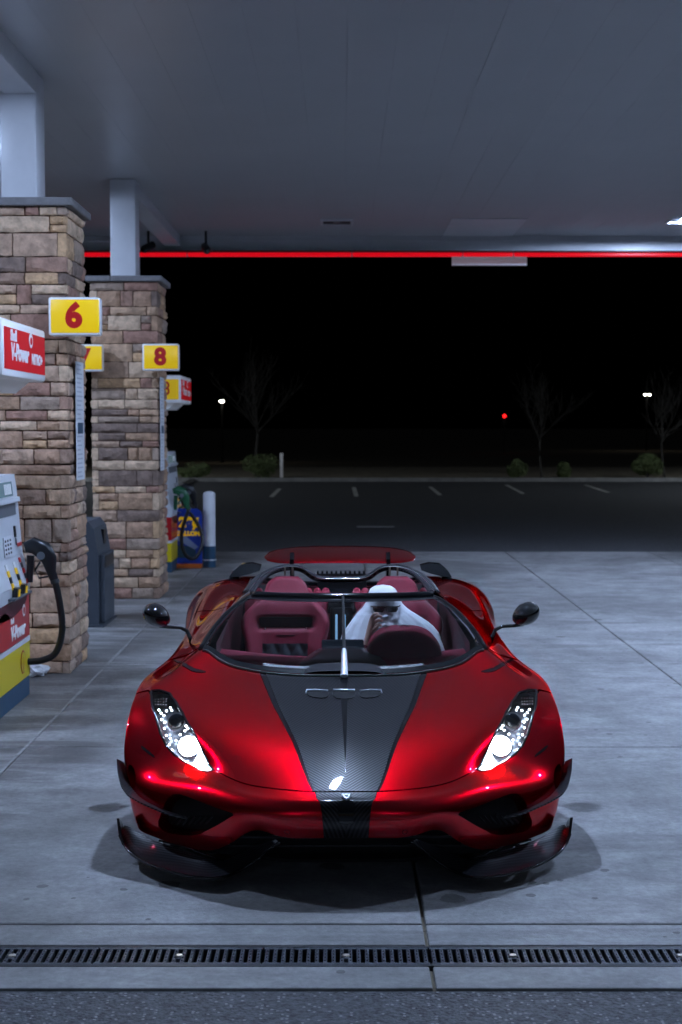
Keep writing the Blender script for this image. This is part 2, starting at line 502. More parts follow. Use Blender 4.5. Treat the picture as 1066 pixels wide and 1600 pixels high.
while y < Y_END - .3:
    l = R.uniform(.5, 1.4)
    w = R.uniform(.007, .013)
    mbj.box(X_J[5] - w, X_J[5] + w, y, min(y + l, Y_END), 0.0005, 0.004); y += l + .01
tag(mbj.build('joint_sealant', 'joint_filler', fore), 'pale sealant along the joint beside the pumps')

# trench drain ------------------------------------------------------
gy = (Y_G0 + Y_G1) / 2; gw = (Y_G1 - Y_G0)
drain = root('trench_drain', (0, gy, 0), 'dark iron trench drain grating running across the concrete in front of the car', 'drain')
MB().box(-8, 8, Y_G0, Y_G0 + .012, -.25, -.002).box(-8, 8, Y_G1 - .012, Y_G1, -.25, -.002).box(-8, 8, Y_G0 + .012, Y_G1 - .012, -.25, -.22).build('channel', 'dark_steel', drain)
GL = gnd(541 + 261, 1493).x - gnd(541, 1493).x
gx0 = gnd(541, 1493).x
bar_me = None
yb0, yb1 = -gw/2 + .014, gw/2 - .014
for s in range(-3, 4):
    cx = gx0 + s * GL
    g = MB().box(cx - GL/2 + .002, cx + GL/2 - .002, gy + yb0, gy + yb0 + .018, -.028, -.001, .003) \
            .box(cx - GL/2 + .002, cx + GL/2 - .002, gy + yb1 - .018, gy + yb1, -.028, -.001, .003)
    g.box(cx - .022, cx + .022, gy - .03, gy + .03, -.028, -.002, .004)
    gr = g.build('grate', 'cast_iron', drain)
    bolt = MB().lathe([(.014, -.002), (.014, .002), (.009, .004), (0.0, .004)], (cx, gy, 0), 'z', 12).build('bolt', 'bolt_steel', gr)
    if bar_me is None:
        w = .0080
        b = MB().box(-w, w, yb0 + .015, yb1 - .015, -.026, -.002, .003)
        for q in (-.05, -.017, .017, .05):
            b.sphere((0, q, -.002), .0035, 6, 4)
        bar_me = b.mesh('bar', 'cast_iron')
    for k in range(20):
        inst('bar', bar_me, gr, (cx - GL/2 + GL * (k + .5) / 20, gy, 0))

# far side: kerb, verge, stall lines -------------------------------
struct('kerb', MB().box(-80, 80, Y_KERB, Y_KERB + .16, -.4, .13, .02), 'concrete_plain')
struct('verge', MB().box(-80, 80, Y_KERB + .16, Y_KERB + 16, -.4, .10), 'soil')
MB().box(gnd(215, 768).x - 1, gnd(215, 768).x + .9, Y_KERB - 3.6, Y_KERB - .01, -.1, .12, .03).build('kerb_island', 'concrete_plain', lot)
for (xa, ya, xb, yb) in ((437, 763, 424, 776), (553, 761, 557, 775), (672, 760, 688, 773), (791, 757, 818, 771), (914, 757, 951, 769)):
    a, b = gnd(xa, ya), gnd(xb, yb)
    d = (b - a).normalized(); n = Vector((-d.y, d.x, 0)) * .07
    MB().add([a + n, a - n, b - n, b + n], [(0, 1, 2, 3)]).build('stall_line', 'paint_line', lot, loc=(0, 0, -.010))
a = gnd(587, 822); MB().box(a.x - .38, a.x + .38, a.y - .12, a.y + .12, -.02, -.009).build('road_patch', 'paint_line', lot)

# ------------------------------------------------------------------ canopy
ZC = at(533, 278, 17.05).z
Y_FAS = 22.3
canopy = root('canopy', (0, 8, 0), 'wide pale grey forecourt canopy with flat panelled soffit and red edge light', 'canopy')
PW = 0.366
pan_me = MB().box(-PW/2 + .0006, PW/2 - .0006, -21.0, 14.15, 0, .05, .0010).mesh('soffit_panel', 'soffit')
for k in range(-33, 34):
    inst('soffit_panel', pan_me, canopy, (-1.05 + PW * k + PW/2, 8.0, ZC))
MB().box(-13.5, 13.5, -13.0, Y_FAS + .1, ZC + .055, ZC + .45).build('roof', 'white_steel', canopy)
zl = at(533, 402, Y_FAS).z
MB().box(-13.5, 13.5, Y_FAS - .13, Y_FAS - .10, zl + .02, ZC + .02).box(-13.5, 13.5, Y_FAS - .16, Y_FAS + .0, ZC - .075, ZC - .06).build('inner_lip', 'white_steel', canopy)
MB().box(-13.5, 13.5, Y_FAS, Y_FAS + .12, zl + .02, ZC + .75).build('fascia', 'white_steel', canopy)
xs = [-13.4] + [at(p, 400, Y_FAS).x for p in (132, 294, 550, 722, 801)] + [6.0, 9.5, 13.4]
for a, b in zip(xs[:-1], xs[1:]):
    MB().box(a + .012, b - .012, Y_FAS - .17, Y_FAS - .10, zl - .005, zl + .05, .012).build('red_light_bar', 'red_led', canopy, smooth='auto')
MB().box(-13.4, 13.4, Y_FAS - .28, Y_FAS - .1, zl + .052, zl + .068).build('bar_holder_shield', 'dark_steel', canopy)  # holder deepened towards the camera to block red spill on the soffit
# white plate standing in for the hanging board's reflection in the soffit
p0, p1 = at(705, 352, 20.4), at(823, 352, 20.4)
MB().box(p0.x, p1.x, 20.3, Y_FAS - .2, ZC - .012, ZC - .003, .003).build('reflection_plate', 'white_steel', canopy)
# beams
MB().box(-2.74, -2.47, -6.5, 11.98, ZC - .19, ZC - .002, .006).build('beam', 'white_steel', canopy)
MB().box(-2.66, -2.42, 17.4, Y_FAS - .2, ZC - .16, ZC - .002, .006).build('beam', 'white_steel', canopy)

q0, q1 = at(706, 403, Y_FAS + .25), at(823, 415, Y_FAS + .25)
hang = root('hanging_board', ((q0.x + q1.x)/2, Y_FAS + .24, q1.z), 'thin pale board hanging under the far canopy edge light', 'board')
MB().box(q0.x, q1.x, Y_FAS + .22, Y_FAS + .26, q1.z, q0.z + .03, .006).build('panel', 'sign_white', hang)
for x in (q0.x + .15, q1.x - .15):
    MB().box(x - .012, x + .012, Y_FAS + .10, Y_FAS + .24, q0.z + .03, q0.z + .06).build('bracket', 'white_steel', hang)

def canopy_light(x, y, lit, label):
    r = root('canopy_light', (x, y, ZC), label, 'ceiling light', 'lights recessed in the canopy')
    a = .23
    f = MB()
    for (x0, x1, y0, y1) in ((-a, a, -a, -a+.035), (-a, a, a-.035, a), (-a, -a+.035, -a+.035, a-.035), (a-.035, a, -a+.035, a-.035)):
        f.box(x + x0, x + x1, y + y0, y + y1, ZC - .03, ZC - .002, .004)
    f.build('frame', 'white_steel', r)
    MB().box(x - .19, x + .19, y - .19, y + .19, ZC - .012, ZC - .004).build('reflector', 'dark_steel', r)
    MB().box(x - .052, x + .052, y - .052, y + .052, ZC - .02, ZC - .0125).build('diffuser', 'led_panel' if lit else 'led_off', r)
lx, ly = -0.05, 20.6
canopy_light(-0.06, 20.6, False, 'unlit light set in the canopy soffit near its far edge')
canopy_light(4.78, 20.4, True, 'bright light in the canopy soffit at the right edge of the picture')
canopy_light(-4.9, 14.6, True, 'added unseen light in the canopy over the far lane behind the stone columns')  # added out of view to brighten the farther stone column
canopy_light(4.78, 14.6, True, 'added unseen light in the canopy over the right lane halfway to the far edge')  # added out of view to brighten the floor on the right
canopy_light(-0.06, 8.75, True, 'lit light in the canopy above the car')
canopy_light(4.78, 8.75, True, 'lit light in the canopy over the lane right of the car')
canopy_light(-4.9, 8.75, True, 'lit light in the canopy over the lane left of the pumps')
canopy_light(4.78, -11.0, True, 'lit light in the canopy behind the camera on the right')
canopy_light(-4.9, -11.0, True, 'lit light in the canopy behind the camera on the left')

def security_camera(px, py, label, rz):
    p = at(px, py, 21.6)
    r = root('security_camera', (p.x, 21.6, ZC), label, 'camera', 'security cameras under the canopy')
    MB().tube([(p.x, 21.6, ZC - .003), (p.x, 21.6, p.z + .06)], .018, 8).build('bracket', 'dark_steel', r)
    d = Vector((math.sin(rz), -math.cos(rz), -.5)).normalized()
    c = Vector((p.x, 21.6, p.z))
    MB().tube([c - d * .11, c - d * .10, c + d * .09, c + d * .12], [.03, .055, .06, .045], 12).build('housing', 'black_plastic', r, smooth='auto')
    MB().tube([c + d * .121, c + d * .126], .03, 12).build('lens', 'lens_dark', r)
security_camera(232, 386, 'small black camera under the canopy, right beside the far white column', -.8)
security_camera(322, 388, 'small black camera under the canopy, further from the far white column', .3)

# ------------------------------------------------------------------ stone columns
def stone_protos():
    out = []
    for s in range(10):
        r = random.Random(100 + s)
        nx, nz = 6, 4
        pts = []
        for j in range(nz + 1):
            row = []
            for i in range(nx + 1):
                fx, fz = i / nx - .5, j / nz - .5
                edge = (i in (0, nx)) or (j in (0, nz))
                y = -.5 + (.15 + r.uniform(0, .10) if edge else r.uniform(-.10, .10) + .06 * math.sin(5 * fx + s))
                jx = r.uniform(-.015, .015); jz = r.uniform(-.035, .035)
                if edge: jx *= .5; jz *= .8
                row.append((fx * .995 + jx, y, fz * .99 + jz))
            pts.append(row)
        b = MB().grid(pts)
        ring = [pts[0][i] for i in range(nx + 1)] + [pts[j][nx] for j in range(1, nz + 1)] + [pts[nz][i] for i in range(nx - 1, -1, -1)] + [pts[j][0] for j in range(nz - 1, 0, -1)]
        n = len(ring)
        b.add(ring + [(p[0], .5, p[2]) for p in ring], [(i, (i + 1) % n, (i + 1) % n + n, i + n) for i in range(n)])
        out.append(b.mesh('stone', 'stone', smooth='auto'))
    return out
STONES = stone_protos()
def stone_column(X1, Y0, W, D, ztop, label, seed):
    r = random.Random(seed)
    X0 = X1 - W; Y1 = Y0 + D
    c = root('stone_column', ((X0 + X1)/2, (Y0 + Y1)/2, 0), label, 'column', 'stone columns on the pump island')
    dp = .075
    MB().box(X0 + .035, X1 - .035, Y0 + .035, Y1 - .035, -.05, ztop).build('core', 'mortar', c)
    hidden = MB()
    def lay(face, a0, a1, z, h):
        # a = running coordinate along the face
        a = a0
        ws = []
        while a < a1 - .001:
            w = r.choice((.13, .20, .26, .3, .36, .42, .50)) * r.uniform(.85, 1.15)
            if a1 - a - w < .09: w = a1 - a
            ws.append((a, w)); a += w
        for a, w in ws:
            # sometimes two thin stones share a course
            parts = [(z, h)]
            if h > .13 and w < .3 and r.random() < .35:
                k = r.uniform(.4, .6); parts = [(z, h * k), (z + h * k, h * (1 - k))]
            for z0, hh in parts:
                me = r.choice(STONES); g = .010; pr = r.uniform(0, .016)
                sc = (w - g, dp + pr, hh - g)
                cz = z0 + hh / 2; ca = a + w / 2; off = dp / 2 - pr / 2
                flip = r.choice((0, math.pi))
                if face == 'f': loc, rz = (ca, Y0 + off, cz), 0
                elif face == 'r': loc, rz = (X1 - off, ca, cz), math.pi / 2
                elif face == 'l': loc, rz = (X0 + off, ca, cz), -math.pi / 2
                else: loc, rz = (ca, Y1 - off, cz), math.pi
                if face in 'fr':
                    o = inst('stone', me, c, loc, (0, flip, rz) , sc)
                else:
                    M = Matrix.Translation(loc) @ Matrix.Rotation(rz, 4, 'Z') @ Matrix.Diagonal((*sc, 1))
                    hidden.add([M @ v.co for v in me.vertices], [tuple(p.vertices) for p in me.polygons])
    z = 0.0; k = 0
    while z < ztop - .02:
        h = r.choice((.08, .10, .12, .135, .15, .17, .20)) * r.uniform(.92, 1.08)
        if ztop - z - h < .06: h = ztop - z
        e = dp * 1.0
        if k % 2: lay('f', X0, X1, z, h); lay('r', Y0 + e, Y1, z, h); lay('l', Y0 + e, Y1, z, h); lay('b', X0 + e, X1 - e, z, h)
        else: lay('f', X0 + e, X1 - e, z, h); lay('r', Y0, Y1, z, h); lay('l', Y0, Y1, z, h); lay('b', X0 + e, X1 - e, z, h)
        z += h; k += 1
    o = hidden.build('rear_stones', 'stone', c); tag(o, kind='stuff')
    xm = (X0 + X1) / 2
    MB().box(X0 - .05, xm - .15, Y0 - .05, Y1 + .05, ztop, ztop + .065, .012).build('cap_slab', 'cap_stone', c)
    MB().box(xm - .146, X1 + .05, Y0 - .05, Y1 + .05, ztop, ztop + .065, .012).build('cap_slab', 'cap_stone', c)
    MB().box(xm - .19, xm + .11, (Y0+Y1)/2 - .17, (Y0+Y1)/2 + .17, ztop + .066, ZC - .001, .02).build('steel_post', 'white_steel', c, smooth='auto')
    return c
Y1C = gnd(112, 1053).y; Y2C = gnd(249, 936).y
X1C = gnd(112, 1053).x; X2C = gnd(250, 936).x
zt1 = at(60, 322, Y1C).z; zt2 = at(200, 440, Y2C).z
stone_column(X1C, Y1C, .78, .80, zt1, 'nearer stacked stone column carrying the sign with number 6', 3)
stone_column(X2C, Y2C, .78, .80, zt2, 'farther stacked stone column between the signs with numbers 7 and 8', 12)

# ------------------------------------------------------------------ number signs
def number_sign(px0, px1, py0, py1, Y, num, label, post_x):
    a, b = at(px0, py0, Y), at(px1, py1, Y)
    w = b.x - a.x; h = a.z - b.z
    r = root('number_sign', (a.x + w/2, Y, b.z), label, 'sign', 'pump number signs on the columns')
    MB().box(a.x, b.x, Y, Y + .14, b.z, a.z, .018).build('frame', 'sign_white', r, smooth='auto')
    MB().box(a.x + w*.045, b.x - .003, Y - .006, Y + .05, b.z + h*.055, a.z - h*.055, .012).build('face', 'sign_yellow', r, smooth='auto')
    text('number', num, h * .86, 'sign_red', r, (a.x + w * .5, Y - .0085, (a.z + b.z) / 2 - h * .01), FACE_CAM, offset=.013)
    MB().box(post_x - .02, post_x + .02, Y + .141, Y + .24, (a.z+b.z)/2 - .06, (a.z+b.z)/2 + .06).build('bracket', 'dark_steel', r)
number_sign(75, 156, 464, 524, Y1C - .22, '6', 'yellow sign with red number 6 on the nearer stone column', X1C - .06)
number_sign(222, 279, 537, 579, Y2C - .22, '8', 'yellow sign with red number 8 on the farther stone column', X2C - .06)
number_sign(103, 160, 538, 580, Y2C - .22, '7', 'yellow sign with number 7 half hidden behind the nearer stone column', X2C - .72)

def notice_strip(px0, px1, py0, py1, X, label):
    a = atX(px0, (py0 + py1)/2, X); b = atX(px1, (py0 + py1)/2, X)
    zt, zb = atX((px0+px1)/2, py0, X).z, atX((px0+px1)/2, py1, X).z
    r = root('notice_strip', (X, (a.y + b.y)/2, zb), label, 'notice', 'paper notices on the columns')
    MB().box(X, X + .006, a.y, b.y, zb, zt, .002).build('sheet', 'paper', r)
    n = 26
    for i in range(n):
        z = zt - (zt - zb) * (i + .7) / (n + .5)
        if 13 <= i <= 15: continue
        MB().box(X + .0062, X + .0075, a.y + .04, a.y + .04 + (b.y - a.y - .09) * R.uniform(.5, 1), z - .006, z + .006).build('print_line', 'print_grey', r)
    zz = zt - (zt - zb) * .56
    MB().box(X + .0062, X + .008, a.y + .06, b.y - .06, zz - .045, zz + .045).build('blue_block', 'pump_blue', r)
notice_strip(118.5, 130.5, 566, 750, X1C + .026, 'long white printed notice on the side of the nearer stone column')
notice_strip(250.5, 256, 590, 735, X2C + .026, 'long white printed notice on the side of the farther stone column')

# ------------------------------------------------------------------ fuel dispensers
def pecten(mb, cy, cz, w, h, X, n=7):
    """scallop outline in the Y-Z plane"""
    pts = []
    for i in range(n * 4 + 1):
        a = math.radians(-25 + 230 * i / (n * 4))
        k = 1 + .04 * abs(math.sin(a * n * .8))
        pts.append((cy - math.cos(a) * w/2 * k, cz + math.sin(a) * h * .5 * k + h * .06))
    pts += [(cy + w*.2, cz - h*.46), (cy - w*.2, cz - h*.46)]
    mb.prism(pts, X, X + .002, 'x')
def dispenser(Y0, number, label, green=False):
    XF = -2.335; Y1 = Y0 + 1.36; dx = .84
    r = root('fuel_dispenser', (XF - dx/2, (Y0 + Y1)/2, 0), label, 'fuel pump', 'fuel dispensers on the pump island')
    yc = (Y0 + Y1) / 2
    xb = XF - dx
    # cabinet
    zb, zy, zr, zw = .145, .41, .765, 1.655
    MB().box(xb + .01, XF - .004, Y0 + .02, Y1 - .01, 0, zb, .008).build('plinth', 'pump_blue', r)
    MB().box(xb, XF, Y0, Y1, zb + .002, zy, .008).build('yellow_panel', 'pump_yellow', r)
    MB().box(xb - .001, XF + .0015, Y0 - .001, Y1 + .001, zy - .001, zy + .034).build('white_band', 'pump_white', r)
    low = MB().box(xb, XF, Y0, Y1, zy + .036, zr, .008).build('red_panel', 'pump_red', r)
    # white head with a face that leans back
    prof = [(XF + .002, zr + .002), (XF + .010, zr + .10), (XF - .045, zr + .30), (XF - .085, zw - .10), (XF - .10, zw), (xb + .10, zw), (xb + .085, zw - .1), (xb - .01, zr + .1), (xb - .002, zr + .002)]
    head = MB().prism(prof, Y0 + .005, Y1 - .005, 'y').build('head', 'pump_white', r)
    def fx(z):
        pz = [zr + .002, zr + .10, zr + .30, zw - .10, zw]; px_ = [XF + .002, XF + .010, XF - .045, XF - .085, XF - .10]
        return float(np.interp(z, pz, px_))
    def plate(name, mat, y0, y1, z0, z1, th=.008, par=head):
        b = MB(); t = .003
        b.add([(fx(z0) + t, y0, z0), (fx(z0) + t, y1, z0), (fx(z1) + t, y1, z1), (fx(z1) + t, y0, z1),
               (fx(z0) + th, y0, z0), (fx(z0) + th, y1, z0), (fx(z1) + th, y1, z1), (fx(z1) + th, y0, z1)],
              [(0,1,2,3),(4,5,6,7),(0,1,5,4),(1,2,6,5),(2,3,7,6),(3,0,4,7)])
        return b.build(name, mat, par)
    plate('display', 'display', Y1 - .95, Y1 - .16, 1.50, 1.605, .006)
    for k in range(5): plate('digits', 'sign_white', Y1 - .42 + .045 * k, Y1 - .39 + .045 * k, 1.515, 1.59, .008)
    plate('display_sill', 'pump_white', Y1 - 1.1, Y1 - .06, 1.455, 1.49, .03)
    plate('recess', 'grey_plastic', Y1 - 1.0, Y1 - .12, 1.36, 1.445, .005)
    plate('keypad', 'paper', Y1 - .60, Y1 - .33, 1.08, 1.22, .010)
    for a in range(4):
        for b_ in range(3):
            plate('key', 'black_plastic', Y1 - .57 + .075 * b_, Y1 - .545 + .075 * b_, 1.095 + .03 * a, 1.11 + .03 * a, .014)
    plate('card_slot', 'black_plastic', Y1 - .24, Y1 - .20, 1.20, 1.28, .012)
    plate('side_trim', 'grey_plastic', Y1 - .21, Y1 - .195, 1.14, 1.19, .009)
    plate('sticker', 'sign_red', Y1 - .17, Y1 - .03, 1.125, 1.15, .006)
    # nozzle bays
    for k, ny in enumerate((Y1 - .62, Y1 - .38)):
        for q, m in enumerate(('sign_white', 'topper_yellow', 'black_plastic', 'topper_yellow')):
            plate('grade_label', m, ny - .03 + .012*q, ny + .03 + .012*q, 1.035 - .045 * (q + 1), 1.035 - .045 * q - .004, .008)
        bb = plate('boot', 'black_plastic', ny + .015, ny + .10, .79, .865, .04)
        plate('boot_label', 'topper_yellow', ny + .045, ny + .09, .80, .85, .045)
    for q in range(5):
        plate('grade_label', 'sign_red' if q % 2 == 0 else 'black_plastic', Y1 - .20 + .014*q, Y1 - .145 + .014*q, 1.05 - .04*(q+1), 1.05 - .04*q - .004, .008)
    plate('tray', 'grey_plastic', Y1 - .72, Y1 - .16, .785, .80, .05)
    # red cover curve printed on the lower panel
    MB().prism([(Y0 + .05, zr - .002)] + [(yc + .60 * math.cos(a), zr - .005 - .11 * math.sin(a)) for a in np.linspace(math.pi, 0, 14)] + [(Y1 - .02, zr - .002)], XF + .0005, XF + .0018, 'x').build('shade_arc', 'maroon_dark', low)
    MB().prism([(Y0 + .52 + .24 * math.cos(a), zy + .17 + .13 * math.sin(a)) for a in np.linspace(0, 2*math.pi, 24)[:-1]], XF + .0005, XF + .0018, 'x').build('pale_disc', 'sign_red', low)
    text('lettering', 'V-Power', .135, 'sign_white', low, (XF + .003, Y1 - .40, zy + .12), FACE_LANE, offset=.006, sx=.95, shear=.15)
    text('lettering', 'Shell', .05, 'sign_white', low, (XF + .003, Y1 - .58, zy + .215), FACE_LANE, offset=.003)
    m = MB(); pecten(m, Y1 - .2, zy + .245, .09, .085, XF + .001); m.build('shell_mark', 'sign_white', low)
    m = MB(); pecten(m, Y1 - .2, zy + .245, .055, .05, XF + .003); m.build('shell_mark', 'pump_red', low)
    yp = [c for c in r.children if c.name.startswith('yellow_panel')][0]
    m = MB(); pecten(m, Y1 - .25, .275, .15, .165, XF + .001); m.build('shell_mark', 'pump_red', yp)
    m = MB(); pecten(m, Y1 - .25, .275, .125, .14, XF + .003); m.build('shell_mark', 'pump_yellow', yp)
    for a in np.linspace(-55, 55, 5):
        q = math.radians(a)
        MB().add([(XF + .0055, Y1 - .25, .215), (XF + .0055, Y1 - .25 + .005, .215), (XF + .0055, Y1 - .25 + .055*math.sin(q) + .006, .225 + .10*math.cos(q)), (XF + .0055, Y1 - .25 + .055*math.sin(q), .225 + .10*math.cos(q))], [(0,1,2,3)]).build('shell_rib', 'pump_red', yp)
    # posts and topper
    for yy in (Y0 + .22, Y1 - .62):
        MB().box(XF - .50, XF - .34, yy - .05, yy + .05, zw, 2.36, .01).build('post', 'black_plastic', r)
    zt0, zt1 = 2.335, 2.715; XT = -2.19; xtb = XF - dx - .145
    top = MB().box(xtb, XT, Y0 - .02, Y1 - .02, zt0, zt1, .022).build('topper', 'sign_white', r, smooth='auto')
    MB().prism([(XT - .10, zt0 - .002), (XT - .2, zt0 - .085), (xtb + .2, zt0 - .085), (xtb + .10, zt0 - .002)], Y0 + .10, Y1 - .12, 'y').build('topper_underside', 'sign_white', top)
    MB().box(XT - .003, XT + .003, Y0 + .015, Y1 - .055, zt0 + .05, zt1 - .055).build('topper_panel', 'topper_red', top)
    MB().box(xtb + .04, XT - .03, Y0 - .024, Y0 - .018, zt0 + .05, zt1 - .055).build('topper_end', 'topper_yellow', top)
    text('number', number, .26, 'sign_red', top, (XT - .20, Y0 - .027, (zt0 + zt1)/2), FACE_CAM, offset=.004, sx=.8)
    zc = (zt0 + zt1) / 2
    text('lettering', 'V-Power', .155, 'sign_white', top, (XT + .005, Y0 + .47, zc - .025), FACE_LANE, offset=.006, shear=.15, sx=.98)
    text('lettering', 'NITRO+', .10, 'sign_white', top, (XT + .005, Y0 + 1.02, zc - .045), FACE_LANE, offset=.005, shear=.15)
    text('lettering', 'Shell', .10, 'sign_white', top, (XT + .005, Y0 + .28, zc + .085), FACE_LANE, offset=.004)
    m = MB(); pecten(m, Y0 + .82, zc + .08, .12, .10, XT + .004); m.build('shell_mark', 'sign_white', top)
    m = MB(); pecten(m, Y0 + .82, zc + .08, .06, .05, XT + .0065); m.build('shell_mark', 'topper_red', top)
    # nozzle hung on the face + hose
    def nozzle(ny, z, grip_mat, hose_pts):
        x = fx(z) + .02
        # body hangs out to the lane
        n = MB()
        n.tube([(x - .01, ny, z + .16), (x + .05, ny + .01, z + .175), (x + .12, ny + .02, z + .14), (x + .165, ny + .03, z + .07), (x + .18, ny + .035, z - .03), (x + .205, ny + .04, z - .10)],
               [.035, .062, .070, .058, .034, .030], 12, flat=(.55, 1.0))
        n.tube([(x + .10, ny + .02, z + .05), (x + .06, ny + .02, z - .01), (x + .09, ny + .02, z - .07), (x + .17, ny + .03, z - .055)], .008, 8)
        n.tube([(x + .03, ny + .015, z + .10), (x + .02, ny + .015, z - .10)], [.03, .024], 10)
        nz = n.build('nozzle', grip_mat, r, smooth='auto')
        MB().lathe([(.0, 0), (.030, .0), (.030, .006), (.022, .008), (0, .008)], (x + .115, ny - .035, z + .10), 'y', 16).build('badge', 'grey_plastic', nz)
        MB().tube([(x + .20, ny + .04, z - .085), (x + .207, ny + .04, z - .11)], .034, 12).build('swivel', 'dark_steel', nz)
        pts = [Vector(p) for p in hose_pts]; path = []
        for i in range(len(pts) - 1):
            p0 = pts[max(i-1, 0)]; p1 = pts[i]; p2 = pts[i+1]; p3 = pts[min(i+2, len(pts)-1)]
            for q in np.linspace(0, 1, 8, endpoint=False):
                path.append(.5*((2*p1) + (p2-p0)*q + (2*p0-5*p1+4*p2-p3)*q*q + (3*p1-p0-3*p2+p3)*q**3))
        path.append(pts[-1])
        MB().tube(path, .026, 10).build('hose', 'black_rubber', r, smooth=True)
    ny = Y1 - .12
    z = .955
    if not green:
        x = fx(z) + .02
        nozzle(ny, z, 'black_plastic', [(x + .205, ny + .04, z - .10), (x + .235, ny + .05, z - .26), (x + .25, ny + .06, z - .46), (x + .20, ny + .07, z - .63), (x + .10, ny + .06, z - .69), (XF - .02, ny + .05, z - .70)])
    else:
        x = fx(z) + .02
        nozzle(ny, z, 'black_plastic', [(x + .205, ny + .04, z - .10), (x + .23, ny + .05, z - .3), (x + .22, ny + .05, z - .55), (x + .12, ny, z - .64), (x + .06, ny, z - .45), (x - .01, ny - .1, z - .2)])
        nozzle(Y0 + .25, z, 'green_plastic', [(x + .20, Y0 + .29, z - .10), (x + .10, Y0 + .3, z - .45), (x + .14, Y0 + .35, z - .72), (x + .26, Y0 + .5, z - .80), (x + .36, Y0 + .6, z - .60), (x + .30, Y0 + .7, z - .35), (x + .02, Y0 + .8, z + .05)])
    return r
dispenser(9.47, '6', 'white, red and yellow fuel dispenser at the left edge, nearest the camera')
dispenser(19.95, '8', 'fuel dispenser behind the farther stone column beside the blue poster stand', green=True)

# ------------------------------------------------------------------ small things on the island
pb = gnd(154, 980)
binr = root('rubbish_bin', (pb.x - .3, pb.y + .4, 0), 'dark blue grey forecourt bin standing between the two stone columns', 'bin')
zt = at(154, 815, pb.y).z
bx0, bx1, by0, by1 = pb.x - .58, pb.x, pb.y, pb.y + .78
MB().prism([(bx0, 0.004), (bx1, 0.004), (bx1, zt*.70), (bx1 - .04, zt * .93), (bx1 - .10, zt), (bx0 + .1, zt), (bx0, zt*.93)], by0, by1, 'y').build('body', 'bin_grey', binr)
MB().box(bx1 + .001, bx1 + .05, by0 + .10, by1 - .05, .03, zt * .68, .01).build('door', 'bin_grey', binr)
MB().box(bx1 + .048, bx1 + .056, by0 + .13, by1 - .10, zt * .55, zt * .66).build('flap', 'black_plastic', binr)
MB().box(bx1 - .035, bx1 - .004, by0 + .42, by0 + .55, zt * .76, zt * .9).build('opening', 'black_plastic', binr)
MB().box(bx0 - .02, bx1 + .06, by0 - .02, by1 + .02, 0, .024, .005).build('base', 'bin_grey', binr)

pbo = gnd(327.5, 886)
bol = root('bollard', (pbo.x, pbo.y, 0), 'white bollard with dark blue foot beside the blue poster stand', 'bollard')
br = .088; zb = at(327, 770, pbo.y).z
MB().lathe([(br, .30), (br, zb - .02), (br * .9, zb + .0), (br*.5, zb + .02), (0, zb + .025)], (pbo.x, pbo.y, 0), 'z', 24).build('post', 'white_steel', bol, smooth='auto')
MB().lathe([(br + .004, 0.0), (br + .004, .305), (br*.9, .306)], (pbo.x, pbo.y, 0), 'z', 24).build('foot', 'pump_blue', bol, smooth='auto')
MB().lathe([(br + .010, .10), (br + .012, .107), (br + .010, .114)], (pbo.x, pbo.y, 0), 'z', 24).build('ring', 'white_steel', bol, smooth='auto')

ps0, ps1 = gnd(276, 886), gnd(318, 886)
ps = root('poster_stand', ((ps0.x + ps1.x)/2, ps0.y, 0), 'blue poster stand with yellow lettering and orange foot beside the bollard', 'poster stand')
zt = at(300, 794, ps0.y).z; x0, x1, yp = ps0.x - .12, ps1.x - .01, ps0.y - .1
rc = .09
out = [(x0, .06), (x1, .06), (x1, zt - rc)] + [(x1 - rc + rc*math.cos(a), zt - rc + rc*math.sin(a)) for a in np.linspace(0, math.pi/2, 7)] + [(x0 + rc + rc*math.cos(a), zt - rc + rc*math.sin(a)) for a in np.linspace(math.pi/2, math.pi, 7)] + [(x0, zt - rc)]
MB().prism(out, yp, yp + .06, 'y').build('board', 'poster_blue', ps)
MB().box(x0 - .02, x1 + .0, yp - .09, yp + .15, 0, .06, .008).build('foot', 'orange_sticker', ps)
text('lettering', '29¢', .19, 'topper_yellow', ps, ((x0+x1)/2 + .06, yp - .003, zt - .20), FACE_CAM, offset=.012)
text('lettering', 'GALLON', .085, 'topper_yellow', ps, ((x0+x1)/2 + .05, yp - .003, zt - .36), FACE_CAM, offset=.006)
MB().prism([(x0 + .08, .52), (x0 + .16, .55), (x1 - .10, .34), (x1 - .05, .30), (x1 - .10, .26), (x0 + .10, .42)], yp - .004, yp - .001, 'y').build('print_card', 'poster_pale', ps)
MB().prism([(x0 + .05, .15), (x0 + .42, .13), (x0 + .40, .30), (x0 + .06, .33)], yp - .003, yp - .001, 'y').build('print_shade', 'pump_blue', ps)

# crumpled paper towel by the nearer column
pt = gnd(54, 1054)
b = bmesh.new(); bmesh.ops.create_icosphere(b, subdivisions=3, radius=1)
rr = random.Random(5)
for v in b.verts:
    k = 1 + .28 * math.sin(7*v.co.x + 3*v.co.z) * math.cos(6*v.co.y - 2*v.co.z) + rr.uniform(-.13, .13)
    v.co = Vector((v.co.x * .115 * k, v.co.y * .08 * k, max(0, (v.co.z * .055 * k + .045))))
me = bpy.data.meshes.new('paper_towel'); b.to_mesh(me); b.free(); me.materials.append(MATS['paper'])
o = inst('paper_towel', me, None, (pt.x, pt.y - .06, .002)); tag(o, 'crumpled white paper towel on the ground beside the near pump', 'paper')

